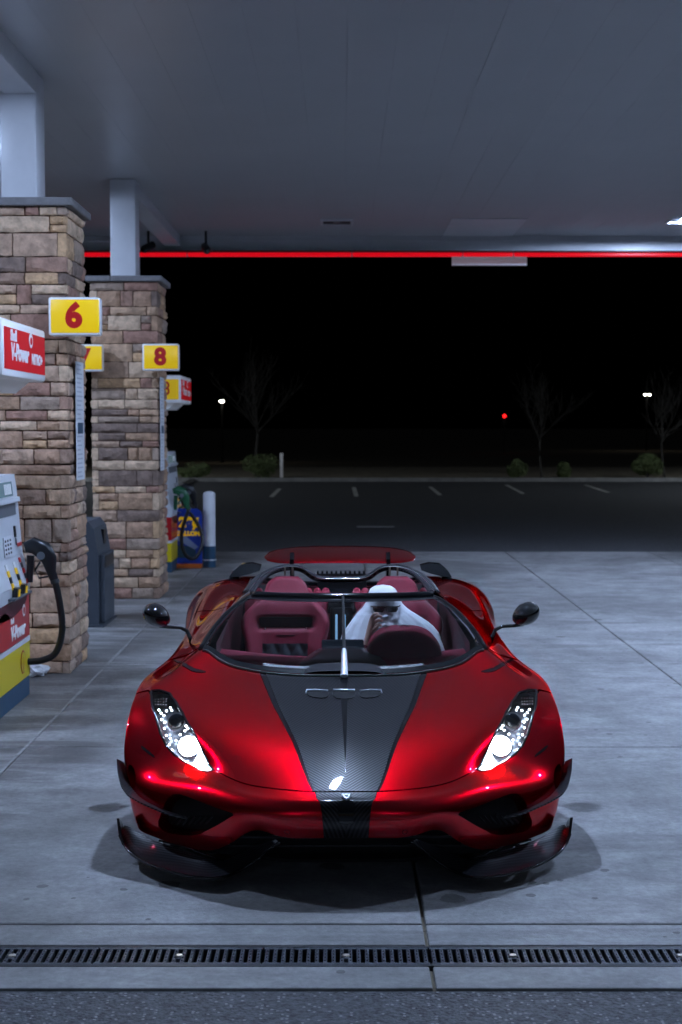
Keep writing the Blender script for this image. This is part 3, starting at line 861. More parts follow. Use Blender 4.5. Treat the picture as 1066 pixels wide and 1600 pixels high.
# ------------------------------------------------------------------ background
def bare_tree(px, py, top, Y, seed, label, lean=0.0, spread=.6, sc=1.0):
    r = random.Random(seed)
    g = at(px, py, Y); base = Vector((g.x, Y, .08)); hgt = at(px, top, Y).z
    t = root('bare_tree', base, label, 'tree', 'bare young trees along the verge')
    mt, mc = MB(), MB()
    fork = hgt * .42
    p = [base + Vector((lean * q * q * 1.0 + .05 * math.sin(4*q + seed), 0, fork * q)) for q in np.linspace(0, 1, 7)]
    mt.tube(p, [.07*sc * (1 - .45 * i / 6) for i in range(7)], 7)
    mt.build('trunk', 'bark', t, smooth=True)
    def grow(o, d, l, rad, dep):
        n = 4; pts = [o]; dd = d.copy()
        for i in range(n):
            dd = (dd + Vector((r.uniform(-.18, .18), r.uniform(-.18, .18), r.uniform(-.06, .14)))).normalized()
            pts.append(pts[-1] + dd * l / n)
        mc.tube(pts, [rad * (1 - .6 * i / n) for i in range(n + 1)], 5 if dep < 2 else 4, caps=False)
        if dep >= 4: return
        for i in range(3 if dep < 3 else 2):
            q = pts[r.randint(1, n)]
            nd = (dd + Vector((r.uniform(-1, 1), r.uniform(-1, 1), r.uniform(-.25, .75))) * .85).normalized()
            grow(q, nd, l * r.uniform(.55, .8), rad * .55, dep + 1)
        grow(pts[-1], dd, l * .7, rad * .5, dep + 1)
    for k in range(5):
        a = k * 1.26 + r.uniform(-.3, .3)
        d = Vector((math.cos(a) * spread, math.sin(a) * spread, r.uniform(.55, 1.1))).normalized()
        grow(p[-1] - Vector((0, 0, r.uniform(0, .25))), d, hgt * .30, .034*sc, 1)
    grow(p[-1], Vector((0, 0, 1)), hgt * .34, .036*sc, 1)
    mc.build('crown', 'bark', t)
YB = Y_KERB + 2.0
bare_tree(401, 745, 570, YB, 4, 'bare tree rising out of the round shrub beside the pale post', 0.0, .75)
bare_tree(846, 752, 596, Y_KERB + .8, 9, 'slim bare tree standing between two small dark shrubs', -.08, .55, .8)
bare_tree(1037, 748, 600, Y_KERB + 1.2, 15, 'slim bare tree nearest the right edge of the picture', -.1, .5, .7)

def shrub(px, py, wpx, hpx, Y, seed, label):
    r = random.Random(seed)
    g = at(px, py, Y); rx = wpx / 2 / F * Y; rz = hpx / 2 / F * Y
    s = root('round_shrub', (g.x, Y, .09), label, 'shrub', 'shrubs along the verge')
    c = Vector((g.x, Y, .09 + rz * .95))
    MB().tube([(g.x, Y, .05), (g.x, Y, .09 + rz * .7)], [.06, .03], 7).build('stem', 'bark', s)
    mb = MB()
    lumps = [(Vector((r.gauss(0, .45), r.gauss(0, .45), r.gauss(0, .4))), r.uniform(.4, .7)) for _ in range(14)]
    for i in range(2600):
        l, lr = r.choice(lumps)
        d = Vector((r.gauss(0, 1), r.gauss(0, 1), r.gauss(0, 1))).normalized() * lr * r.uniform(.75, 1.0)
        q = l + d
        if q.length > 1.15: q = q.normalized() * r.uniform(.9, 1.15)
        p = c + Vector((q.x * rx, q.y * rx, max(-.95, q.z) * rz))
        n = Vector((r.gauss(0, 1), r.gauss(0, 1), r.gauss(0, 1))).normalized()
        a = n.orthogonal().normalized(); b2 = n.cross(a); k = r.uniform(.03, .055)
        mb.add([p - a*k, p + b2*k*.5, p + a*k, p - b2*k*.5], [(0, 1, 2, 3)])
    tag(mb.build('crown', 'shrub_leaf', s), kind=None)
shrub(404, 731, 56, 42, Y_KERB + 1.0, 1, 'large round shrub at the foot of the bare tree on the left')
shrub(304, 741, 46, 26, Y_KERB + .6, 2, 'low green shrub just right of the far fuel dispenser')
shrub(809, 738, 30, 30, Y_KERB + 1.0, 3, 'small dark shrub just left of the slim bare tree')
shrub(880, 740, 22, 24, Y_KERB + 1.2, 4, 'smallest dark shrub just right of the slim bare tree')
shrub(1012, 728, 44, 36, Y_KERB + 1.2, 5, 'dark shrub beside the slim tree at the right edge')

mp = at(440, 746, Y_KERB + 1.2)
po = MB().box(-.06, .06, -.03, .03, 0, at(440, 708, Y_KERB + 1.2).z - .08, .01).build('marker_post', 'sign_white'); po.location = (mp.x, Y_KERB + 1.2, .08)
tag(po, 'pale marker post on the verge right of the large shrub', 'post')

def street_lamp(px, py, Y, label, heads=1, zg=-.42):
    p = at(px, py, Y)
    r = root('street_lamp', (p.x, Y, zg), label, 'street lamp', 'street lamps far behind the lot')
    MB().tube([(p.x, Y, zg), (p.x, Y, p.z + .1)], [.09, .06], 8).build('pole', 'black_void', r)
    offs = (0,) if heads == 1 else (-.22, .22)
    for o in offs:
        MB().lathe([(.16, 0), (.20, .06), (.10, .14), (0, .15)], (p.x + o, Y - .15, p.z), 'z', 12).build('head', 'dark_steel', r)
        MB().sphere((p.x + o, Y - .15, p.z - .03), (.16 if heads == 1 else .13, .13, .09), 10, 6).build('bulb', 'street_lamp_white', r, smooth=True)
street_lamp(347, 626, 100, 'distant lit street lamp left of the large bare tree')
street_lamp(1011, 616, 150, 'distant twin headed street lamp at the right', 2)
p = at(788, 650, 140)
tl = root('traffic_light', (p.x, 140, -.42), 'tiny red traffic light in the dark distance left of the slim tree', 'traffic light')
MB().tube([(p.x, 140, -.42), (p.x, 140, p.z + .3)], .08, 8).build('pole', 'dark_steel', tl)
MB().box(p.x - .17, p.x + .17, 139.75, 139.95, p.z - .75, p.z + .25, .02).build('housing', 'dark_steel', tl)
MB().sphere((p.x, 139.74, p.z), (.15, .08, .15), 10, 6).build('lamp', 'traffic_red', tl, smooth=True)

def added_lot_lamp(x, y, h, label):  # lamps added out of view to light the verge and trees
    r = root('added_parking_lamp', (x, y, -.015), label, 'street lamp', 'unseen tall lamps added beside the parking lot')
    MB().tube([(x, y, -.015), (x, y, h)], [.10, .06], 10).build('pole', 'dark_steel', r)
    MB().box(x - .22, x + .22, y - .22, y + .22, h, h + .09, .02).build('head', 'dark_steel', r)
    MB().box(x - .18, x + .18, y - .18, y + .18, h - .02, h - .001).build('lamp_panel', 'added_lot_lamp', r)
added_lot_lamp(-17.0, 47.0, 6.5, 'unseen parking lot lamp added left of the view to light the verge')
added_lot_lamp(21.0, 44.0, 6.5, 'unseen parking lot lamp added right of the view to light the verge')
# ------------------------------------------------------------------ the car
D0 = 6.1                                   # forward distance of the nose
def pt(w, y, v):
    """car point (u,v,z) seen w photo pixels from the car's centre line at row y, v metres behind the nose"""
    Y = D0 + v; yc = (800 - y) / F
    t = Y / (CT + yc * ST)
    return (t * w / F, v, H + t * (-ST + yc * CT))
def proj(P):
    u, v, z = P[..., 0], P[..., 1], P[..., 2]
    Y = D0 + v; dep = Y * CT - (z - H) * ST
    return F * u / dep, 800 - F * (Y * ST + (z - H) * CT) / dep
class U(tuple): pass
def UU(u, v, z): return U((u, v, z))
NET = [
 [(0,1310,.03),(50,1310,.03),(105,1307,.05),(150,1299,.10),(207,1329,.20),(286,1312,.40),(321,1296,.50),UU(.975,.63,.165),UU(.98,.77,.165)],
 [(0,1277,.00),(50,1277,.00),(108,1274,.02),(158,1268,.07),(214,1278,.17),(287,1274,.36),(330,1264,.53),UU(.998,.63,.28),UU(.995,.74,.28)],
 [(0,1252,.03),(50,1252,.03),(110,1249,.065),(163,1240,.14),(222,1230,.26),(285,1222,.43),(335,1222,.56),UU(1.016,.65,.40),UU(1.012,.74,.40)],
 [(0,1237,.10),(50,1237,.10),(112,1232,.145),(165,1222,.23),(208,1202,.37),(257,1189,.55),(337,1184,.62),UU(1.025,.70,.50),UU(1.022,.775,.50)],
 [(0,1166,.42),(55,1168,.425),(118,1166,.445),(182,1158,.50),(242,1140,.63),(289,1140,.72),(333,1128,.76),UU(1.030,.80,.60),UU(1.026,.84,.58)],
 [(0,1102,.88),(75,1103,.885),(138,1098,.90),(202,1091,.93),(270,1081,.985),(301,1077,1.0),(319,1082,1.0),UU(1.028,.985,.682),UU(1.026,.97,.63)],
 [(0,1056,1.3),(80,1055,1.3),(140,1048,1.32),(190,1034,1.38),(218,1014,1.46),(255,1038,1.34),(293,1048,1.26),UU(1.014,1.24,.715),UU(1.024,1.22,.64)],
 [UU(0,1.62,.80),UU(.19,1.62,.805),UU(.38,1.62,.815),UU(.56,1.63,.835),(211,1003,1.62),UU(.82,1.57,.823),UU(.915,1.54,.785),UU(.988,1.48,.62),UU(1.0,1.44,.36)],
 [UU(0,1.9,.83),UU(.19,1.9,.83),UU(.38,1.9,.84),UU(.55,1.9,.86),UU(.71,1.87,.878),UU(.815,1.86,.842),UU(.905,1.85,.795),UU(.93,1.80,.50),UU(.96,1.66,.14)],
 [UU(0,2.4,.88),UU(.18,2.4,.88),UU(.37,2.4,.885),UU(.54,2.4,.895),UU(.69,2.36,.905),UU(.805,2.36,.862),UU(.905,2.36,.812),UU(.915,2.36,.50),UU(.97,2.36,.14)],
 [UU(0,2.95,.93),UU(.17,2.95,.93),UU(.34,2.95,.935),UU(.5,2.93,.94),UU(.64,2.91,.945),UU(.79,2.9,.91),UU(.92,2.9,.852),UU(.965,2.9,.50),UU(.985,2.85,.14)],
 [UU(0,3.28,.965),UU(.16,3.28,.965),UU(.32,3.28,.97),UU(.46,3.26,.98),UU(.60,3.25,.988),UU(.77,3.25,.968),UU(.915,3.25,.90),UU(1.0,3.22,.62),UU(1.0,3.23,.36)],
 [UU(0,3.58,.96),UU(.16,3.58,.96),UU(.32,3.58,.965),UU(.46,3.56,.985),UU(.59,3.55,1.0),UU(.77,3.55,.987),UU(.93,3.55,.92),UU(1.015,3.55,.80),UU(1.025,3.56,.735)],
 [UU(0,3.98,.93),UU(.15,3.98,.93),UU(.30,3.98,.935),UU(.44,3.96,.95),UU(.56,3.95,.965),UU(.75,3.95,.95),UU(.91,3.95,.88),UU(.995,3.98,.68),UU(1.0,4.0,.38)],
 [UU(0,4.48,.86),UU(.14,4.48,.86),UU(.27,4.47,.86),UU(.40,4.45,.86),UU(.52,4.43,.86),UU(.71,4.42,.85),UU(.87,4.38,.79),UU(.945,4.30,.55),UU(.93,4.22,.25)],
]
NP = np.array([[p if isinstance(p, U) else pt(*p) for p in row] for row in NET], float)
NR, NC = NP.shape[:2]
full = np.concatenate([NP[:, :0:-1] * np.array([-1, 1, 1]), NP], axis=1)      # mirrored columns -8..8
def padn(C):
    C = np.concatenate([2*C[:1] - C[1:2], C, 2*C[-1:] - C[-2:-1]], 0)
    return np.concatenate([2*C[:, :1] - C[:, 1:2], C, 2*C[:, -1:] - C[:, -2:-1]], 1)
Cn = full.copy()
for _ in range(6):
    Q = padn(Cn)
    e = (Q[:-2] + 4*Q[1:-1] + Q[2:]) / 6
    e = (e[:, :-2] + 4*e[:, 1:-1] + e[:, 2:]) / 6
    Cn = Cn + (full - e) * .85
CP = padn(Cn)
def _bas(f):
    return np.stack([(1-f)**3, 3*f**3 - 6*f**2 + 4, -3*f**3 + 3*f**2 + 3*f + 1, f**3], -1) / 6
def S(s, t):
    s = np.clip(np.asarray(s, float), 0, NR-1-1e-6); t = np.clip(np.asarray(t, float) + NC-1, 0, 2*(NC-1)-1e-6)
    i, j = np.floor(s).astype(int), np.floor(t).astype(int)
    bs, bt = _bas(s - i), _bas(t - j)
    out = np.zeros(s.shape + (3,))
    for a in range(4):
        for b in range(4):
            out += (bs[..., a] * bt[..., b])[..., None] * CP[i + a, j + b]
    return out
def SN(s, t, h=2e-3):
    a = S(np.asarray(s) + h, t) - S(np.asarray(s) - h, t); b = S(s, np.asarray(t) + h) - S(s, np.asarray(t) - h)
    n = np.cross(b, a)
    n /= np.maximum(np.linalg.norm(n, axis=-1, keepdims=True), 1e-12)
    return n                                                     # outward
# inverse map from photo pixels to (s,t), front part
_gs, _gt = np.meshgrid(np.arange(0, 7.6, .025), np.arange(-.2, 8.001, .025), indexing='ij')
_gp = S(_gs, _gt); _gw, _gy = proj(_gp)
_gn = SN(_gs, _gt); _vd = _gp + np.array([0, D0, 0]) - np.array([0, 0, H])
_ok = (np.sum(_gn * _vd, -1) < 0)
def inv(w, y):
    d = (_gw - w)**2 + (_gy - y)**2 + np.where(_ok, 0, 200.)
    k = np.unravel_index(np.argmin(d), d.shape)
    s, t = _gs[k], _gt[k]
    for _ in range(3):
        h = 1e-3
        def pw(a, b):
            x, yy = proj(S(np.array(a), np.array(b))); return np.array([float(x), float(yy)])
        f0 = pw(s, t); J = np.stack([(pw(s+h, t) - f0)/h, (pw(s, t+h) - f0)/h], 1)
        try: dlt = np.linalg.solve(J, np.array([w, y]) - f0)
        except Exception: break
        dlt = np.clip(dlt, -.05, .05); s, t = s + dlt[0], t + dlt[1]
    return (float(s), float(t))
def invpoly(pts): return [inv(*p) for p in pts]
def dens(poly, step=.07, closed=True):
    out = []; n = len(poly)
    for i in range(n if closed else n-1):
        a, b = poly[i], poly[(i+1) % n]
        k = max(1, int(math.hypot(b[0]-a[0], b[1]-a[1]) / step))
        for q in range(k): out.append((a[0] + (b[0]-a[0])*q/k, a[1] + (b[1]-a[1])*q/k))
    if not closed: out.append(poly[-1])
    return out
def smooth_poly(poly, it=2):
    """Chaikin rounding of a closed polygon"""
    for _ in range(it):
        out = []
        for i in range(len(poly)):
            a, b = np.array(poly[i]), np.array(poly[(i+1) % len(poly)])
            out += [tuple(a*.75 + b*.25), tuple(a*.25 + b*.75)]
        poly = out
    return poly
def inside(P, poly):
    x, y = P[:, 0], P[:, 1]; r = np.zeros(len(P), bool); n = len(poly); j = n - 1
    for i in range(n):
        xi, yi = poly[i]; xj, yj = poly[j]
        c = ((yi > y) != (yj > y)) & (x < (xj - xi) * (y - yi) / (yj - yi + 1e-15) + xi)
        r ^= c; j = i
    return r
def segdist(P, poly):
    best = np.full(len(P), 1e9)
    for i in range(len(poly)):
        a, b = np.array(poly[i]), np.array(poly[(i+1) % len(poly)])
        d = b - a; l2 = d @ d
        q = np.clip(((P - a) @ d) / max(l2, 1e-12), 0, 1)[:, None]
        best = np.minimum(best, np.linalg.norm(P - (a + q*d), axis=1))
    return best
CAR = bpy.data.objects.new('sports_car', None); COL.objects.link(CAR)
CAR.location = (0.022, D0, 0); CAR.rotation_euler = (0, 0, .0071)
tag(CAR, 'red open top sports car with carbon bonnet stripe and lit headlights', 'car')
def panel_data(poly, holes=(), off=0.0, skirt=.012, hole_skirt=None, ds=.13, dt=.11):
    dom = dens(poly); hp = [dens(h, .05) for h in holes]
    allp = dom + [p for h in hp for p in h]
    edges = []; o = 0
    for lp in [dom] + hp:
        n = len(lp); edges += [(o + i, o + (i+1) % n) for i in range(n)]; o += n
    A = np.array(allp)
    s0, t0 = A.min(0); s1, t1 = A.max(0)
    gs, gt = np.meshgrid(np.arange(s0, s1, ds), np.arange(t0, t1, dt), indexing='ij')
    G = np.stack([gs.ravel(), gt.ravel()], 1)
    G = G[inside(G, dom)]
    if len(G):
        k = segdist(G, dom) > .05
        for h in hp: k &= (segdist(G, h) > .04) & ~inside(G, h)
        G = G[k]
    vs = [Vector(p) for p in allp] + [Vector(p) for p in G]
    ov, oe, of, *_ = geometry.delaunay_2d_cdt(vs, edges, [], 0, 1e-5)
    V = np.array([tuple(v) for v in ov]); Fc = np.array([f for f in of])
    cen = V[Fc].mean(1); keep = inside(cen, dom)
    for h in hp: keep &= ~inside(cen, h)
    Fc = Fc[keep]
    used = np.unique(Fc); remap = -np.ones(len(V), int); remap[used] = np.arange(len(used))
    V = V[used]; Fc = remap[Fc]
    P = S(V[:, 0], V[:, 1]); N = SN(V[:, 0], V[:, 1]); P = P + N * off
    # orient outward
    fn = np.cross(P[Fc[:, 1]] - P[Fc[:, 0]], P[Fc[:, 2]] - P[Fc[:, 0]])
    flip = np.sum(fn * N[Fc[:, 0]], 1) < 0
    Fc[flip] = Fc[flip][:, ::-1]
    faces = [tuple(f) for f in Fc]; P = list(map(tuple, P)); NN = list(map(tuple, N))
    if skirt:
        cnt = {}
        for f in faces:
            for a, b in ((f[0], f[1]), (f[1], f[2]), (f[2], f[0])):
                cnt[(min(a, b), max(a, b))] = cnt.get((min(a, b), max(a, b)), 0) + 1 ; 
        bd = []
        for f in faces:
            for a, b in ((f[0], f[1]), (f[1], f[2]), (f[2], f[0])):
                if cnt[(min(a, b), max(a, b))] == 1 and not (abs(V[a][1]) < 1e-4 and abs(V[b][1]) < 1e-4): bd.append((a, b))
        hv = np.zeros(len(V), bool)
        if hole_skirt:
            for h in hp: hv |= segdist(V, h) < .003
        top = {}; bot = {}
        for a, b in bd:
            for q in (a, b):
                if q not in top:
                    dpt = hole_skirt if (hole_skirt and hv[q]) else skirt
                    top[q] = len(P); P.append(P[q]); NN.append(None)
                    bot[q] = len(P); P.append(tuple(np.array(P[q]) - np.array(NN[q]) * dpt)); NN.append(None)
            faces.append((b, a, ) + () if False else (top[b], top[a], bot[a], bot[b]))
    return P, faces, NN
def mirror_data(d):
    P, f, N = d
    return [(-p[0], p[1], p[2]) for p in P], [tuple(reversed(q)) for q in f], [None if n is None else (-n[0], n[1], n[2]) for n in N]
def make_obj(name, datas, mat, parent=CAR):
    P, f, N = [], [], []
    for d in datas:
        o = len(P); P += d[0]; f += [tuple(i + o for i in q) for q in d[1]]; N += d[2]
    me = bpy.data.meshes.new(name); me.from_pydata(P, [], f); me.update()
    me.polygons.foreach_set('use_smooth', [True] * len(me.polygons))
    vn = [tuple(v.normal) if N[i] is None else N[i] for i, v in enumerate(me.vertices)]
    me.normals_split_custom_set_from_vertices(vn)
    me.materials.append(MATS[mat])
    o = bpy.data.objects.new(name, me); COL.objects.link(o); o.parent = parent
    return o
def both(name, poly, mat, parent=CAR, joined=False, **k):
    d = panel_data(poly, **k); m = mirror_data(d)
    if joined: return make_obj(name, [d, m], mat, parent)
    return make_obj(name, [d], mat, parent), make_obj(name, [m], mat, parent)
def cbuild(mb, name, mat, parent=CAR, smooth=False):
    return mb.build(name, mat, parent, smooth)
def mirr(mb):
    m = MB(); m.v = [(-x, y, z) for x, y, z in mb.v]; m.f = [tuple(reversed(q)) for q in mb.f]; return m
def pair(mb, name, mat, smooth=False, parents=(None, None)):
    m = mirr(mb)
    return mb.build(name, mat, parents[0] or CAR, smooth), m.build(name, mat, parents[1] or CAR, smooth)

# stripe edge: half width in px at rows
def stripe_t(s, k=1.0):
    tgt = np.interp(s, [0, 1, 2, 3, 4, 5, 6], [.094, .100, .112, .133, .212, .325, .404]) * k
    ts = np.linspace(0, 4, 400); us = S(np.full(400, s), ts)[:, 0]
    return float(np.interp(tgt, us, ts))
G = .012          # panel gap in (s,t)
def edge(k, s0, s1, n=12): return [(s, stripe_t(s, k)) for s in np.linspace(s0, s1, n)]
HL = [(272,1082),(262,1096),(252,1113),(237,1142),(222,1174),(213,1194),(205,1203),(216,1205),(228,1203),(251,1190),(268,1178),(279,1165),(288,1146),(296,1114),(301,1088),(301,1078),(288,1077)]
HLst = invpoly(HL)
HLbig = HLst
# front clam (bonnet side + fender top)
clam = edge(1.075, 5.97, 3.02) + [(3.02, 2.0), (3.02, 3.0), (3.02, 3.9), (3.3, 4.2), (4.9, 4.85), (5.03, 5.2), (5.03, 6), (5.03, 7), (5.03, 7.97), (5.5, 7.97), (6, 7.97), (6.55, 7.97), (6.62, 7), (6.55, 6), (6.5, 5), (6.42, 4.2), (6.08, 4.02), (5.97, 3.5), (5.97, 3), (5.97, 2)]
fend = both('front_fender', clam, 'car_paint', holes=[HLbig])
# stripe + spine
both('bonnet_stripe', edge(.985, 5.97, 3.02) + [(3.02, 0), (4, 0), (5, 0), (5.97, 0)], 'carbon', joined=True)
both('stripe_border', edge(1.067, 5.97, 3.02) + edge(.993, 3.02, 5.97), 'gloss_black', off=-.001)
both('nose_stripe', edge(1.0, 2.97, .03) + [(.03, 0), (1, 0), (2, 0), (2.97, 0)], 'carbon', joined=True)
# bumper
INT = [(263,1243),(240,1250),(205,1264),(180,1272),(196,1281),(220,1294),(232,1301),(262,1300),(278,1297),(288,1286),(281,1268),(274,1250)]
_c = np.mean(INT, 0)
INT = [tuple(_c + (np.array(p) - _c) * 1.14) for p in INT]
INTst = smooth_poly(invpoly(INT), 1)
bump_poly = edge(1.02, .02, 2.97) + [(2.97, 2), (2.97, 3), (2.97, 4.0), (3.25, 4.25), (4.85, 4.9), (4.97, 5.2), (4.97, 6), (4.97, 7), (4.97, 7.97), (4, 7.97), (3, 7.97), (2, 7.97), (1, 7.97), (.02, 7.97), (.02, 7), (.02, 6), (.02, 5), (.02, 4), (.02, 3), (.02, 2)]
SIDEV = [(338,1193),(338,1215),(333,1231),(328,1232),(326,1215),(330,1196)]
both('front_bumper', bump_poly, 'car_paint', joined=True, holes=[HLbig, INTst, smooth_poly(invpoly(SIDEV), 1)], hole_skirt=.075)
# black under-skin: shows in the shut lines and closes the intakes
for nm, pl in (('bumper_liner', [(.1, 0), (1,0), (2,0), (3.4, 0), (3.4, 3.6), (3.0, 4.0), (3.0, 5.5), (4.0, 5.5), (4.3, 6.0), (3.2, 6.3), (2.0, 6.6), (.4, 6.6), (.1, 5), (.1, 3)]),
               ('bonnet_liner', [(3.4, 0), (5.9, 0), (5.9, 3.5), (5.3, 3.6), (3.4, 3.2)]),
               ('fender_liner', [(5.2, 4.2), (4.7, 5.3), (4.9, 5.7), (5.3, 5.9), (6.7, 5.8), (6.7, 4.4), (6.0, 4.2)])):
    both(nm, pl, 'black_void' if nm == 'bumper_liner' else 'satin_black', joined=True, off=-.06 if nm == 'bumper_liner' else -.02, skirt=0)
# mesh in the outer intakes
bar = MB()
for k in range(7):
    q = inv(284 - k*9, 1296 - abs(k-2)*.8) ; a = S(*map(np.array, q)) - .05 * SN(*map(np.array, q))
    q = inv(275 - k*9, 1280 - k*.2); b = S(*map(np.array, q)) - .055 * SN(*map(np.array, q))
    bar.tube([a, b], .004, 6)
pair(bar, 'intake_mesh', 'satin_black')
# door, rear quarter, rear deck
both('door', [(6.66, 4.3), (6.62, 5), (6.68, 6), (6.74, 7), (6.74, 7.97), (8, 7.97), (9.4, 7.97), (9.6, 7), (9.6, 6), (9.55, 5), (9.5, 4.05), (8.5, 4.03), (7.5, 4.03), (7.0, 4.03)], 'car_paint')
both('rear_quarter', [(9.54, 4.05), (9.6, 5), (9.65, 6), (9.65, 7), (9.45, 7.97), (11, 7.97), (12, 7.97), (13, 7.97), (13.98, 7.97), (13.98, 7), (13.98, 6), (13.98, 5), (13.98, 4.02), (13, 4.02), (12, 4.02), (11, 4.02), (10, 4.03)], 'car_paint')
both('rear_deck', [(10.1, 0), (11, 0), (12, 0), (13, 0), (13.98, 0), (13.98, 2), (13.98, 3.98), (13, 3.98), (12, 3.98), (11, 3.98), (10.1, 3.98), (10.1, 2)], 'gloss_black', joined=True)
# rear fascia and sill
MB().box(-.92, .92, 4.30, 4.42, .16, .80, .03).build('rear_fascia', 'satin_black', CAR, 'auto')
ub = MB().box(-.90, .90, 1.5, 4.2, .085, .16).box(-.62, .62, .35, 1.5, .085, .34).box(-.80, .80, .45, .70, .085, .13).box(-.60, .60, 3.05, 4.2, .16, .80)
ub.build('underbody', 'black_void', CAR)
for sx in (-1, 1):
    for (va, rr, zt) in ((1.08, .365, .66), (3.62, .41, .7)):
        pts = []
        for a in np.linspace(-.35, math.pi + .35, 18):
            pts.append([(sx * uu, va + rr*.98*math.cos(a), .34 + rr*.90*math.sin(a)) for uu in (.70, .965)])
        m = MB().grid(pts)
        m.build('wheel_well', 'satin_black', CAR)
# wheels
def wheel(u, v, rad, wid):
    w = bpy.data.objects.new('wheel', None); COL.objects.link(w); w.parent = CAR; w.location = (u, v, rad)
    sg = 1 if u > 0 else -1
    h = wid / 2
    MB().lathe([(rad*.74, -h*.9), (rad*.9, -h), (rad*.97, -h*.85), (rad, -h*.6), (rad, h*.6), (rad*.97, h*.85), (rad*.9, h), (rad*.74, h*.9), (rad*.70, 0), (rad*.74, -h*.9)], (0,0,0), 'x', 40).build('tyre', 'tyre', w, 'auto')
    rm = MB().lathe([(rad*.745, -h*.88), (rad*.745, h*.88), (rad*.70, h*.86), (rad*.68, 0), (rad*.70, -h*.86)], (0,0,0), 'x', 36)
    for k in range(7):
        a = 2*math.pi*k/7
        rm.tube([(sg*h*.55, .04*math.cos(a), .04*math.sin(a)), (sg*h*.75, rad*.4*math.cos(a), rad*.4*math.sin(a)), (sg*h*.82, rad*.71*math.cos(a), rad*.71*math.sin(a))], [.03, .022, .026], 8)
    rm.lathe([(.07, -.03), (.07, .03), (0, .04)], (sg*h*.5, 0, 0), 'x', 20)
    rm.build('rim', 'rim', w, 'auto')
    MB().lathe([(rad*.5, -.012), (rad*.5, .012)], (-sg*.03, 0, 0), 'x', 28).build('brake_disc', 'brushed_silver', w)
for u in (-.845, .845):
    wheel(u, 1.08, .335, .245); wheel(u*.985, 3.62, .35, .33)

# headlights --------------------------------------------------------
def hl_pos(px, py, depth):
    q = inv(px - 540, py); p = S(*map(np.array, q)); n = SN(*map(np.array, q))
    return Vector(p - n * depth), Vector(n)
led_px = [(812,1100),(818.8,1105),(831,1104),(828,1109),(824,1113),(828,1120),(824,1124.6),(824,1134),(821,1145),(815.4,1150),(816,1159.5),(812,1168),(789.5,1129),(787.7,1133.5),(793,1138),(801,1145),(807,1154),(810,1104)]
led_me = MB().sphere((0,0,0), .0052, 8, 6).mesh('led', 'led_dot', True)
def disc(mb, c, n, r, h0, h1, seg=20, r2=None):
    c, n = Vector(c), Vector(n).normalized(); a = n.orthogonal().normalized(); b = n.cross(a)
    r2 = r if r2 is None else r2
    vs = [c + n*h0 + (a*math.cos(2*math.pi*k/seg) + b*math.sin(2*math.pi*k/seg))*r for k in range(seg)] + \
         [c + n*h1 + (a*math.cos(2*math.pi*k/seg) + b*math.sin(2*math.pi*k/seg))*r2 for k in range(seg)]
    mb.add(vs, [tuple(range(seg-1, -1, -1)), tuple(range(seg, 2*seg))] + [(k, (k+1) % seg, (k+1) % seg + seg, k + seg) for k in range(seg)])
    return mb
FWD = Vector((0, -.88, .47)).normalized()
hd = panel_data(HLst, off=-.05, skirt=0, ds=.1, dt=.08)
hg = panel_data(HLst, off=-.004, skirt=0, ds=.1, dt=.08)
HLd = dens(HLst, .06)
ringp = S(np.array([p[0] for p in HLd]), np.array([p[1] for p in HLd])) - .006 * SN(np.array([p[0] for p in HLd]), np.array([p[1] for p in HLd]))
for sx in (1, -1):
    mf = (lambda d: d) if sx == 1 else mirror_data
    h = make_obj('headlight', [mf(hd)], 'headlight_bucket'); tag(h, 'lit headlight')
    def mbs(m, name, mat, smooth=False, par=h):
        return (m if sx == 1 else mirr(m)).build(name, mat, par, smooth)
    make_obj('lens_cover', [mf(hg)], 'clear_lens', h)
    mbs(MB().tube([tuple(p) for p in ringp], .008, 8, closed=True), 'gasket', 'gloss_black', True)
    for (px, py) in led_px:
        p, n = hl_pos(px, py, .02)
        o = inst('led', led_me, h, (p.x*sx, p.y, p.z))
    # main beam: bowl with a bright lens
    p, n = hl_pos(789, 1164, .022)
    m = MB(); disc(m, p, FWD, .050, -.004, .012, 28, .044); mbs(m, 'main_beam', 'headlight_beam')
    m = MB(); disc(m, p, FWD, .056, -.006, .003, 28, .050); mbs(m, 'beam_ring', 'brushed_silver', 'auto')
    p, n = hl_pos(772, 1190, .024)
    m = MB(); disc(m, p, FWD, .021, -.004, .002, 20); mbs(m, 'corner_reflector', 'chrome')
    m = MB()
    for k in range(8):
        a = 2*math.pi*k/8; e1 = FWD.orthogonal().normalized(); e2 = FWD.cross(e1)
        m.tube([p + FWD*.003, p + FWD*.006 + (e1*math.cos(a) + e2*math.sin(a))*.018], [.004, .002], 6)
    mbs(m, 'reflector_star', 'led_dot')
    p, n = hl_pos(760, 1198, .015); m = MB(); disc(m, p, FWD, .011, 0, .004, 12); mbs(m, 'tip_light', 'led_dot')
    # projector
    p, n = hl_pos(805, 1121, .024)
    m = MB(); disc(m, p, FWD, .046, -.012, .004, 28, .043); mbs(m, 'projector_ring', 'brushed_silver', 'auto')
    m = MB(); c = p + FWD*.004
    m.sphere((0,0,0), (.038, .038, .014), 20, 10)
    Mx = Matrix.Translation(c) @ FWD.to_track_quat('Z', 'Y').to_matrix().to_4x4()
    m.v = [tuple(Mx @ Vector(q)) for q in m.v]; mbs(m, 'projector_lens', 'lens_dark', True)
    # grille of small reflectors at the top
    m = MB()
    for a in range(5):
        for b in range(3):
            q, n = hl_pos(818 + a*4.2 + b*.4, 1086 + b*4.5, .02); m.sphere(q, .0045, 6, 4)
    mbs(m, 'reflector_grid', 'chrome', True)

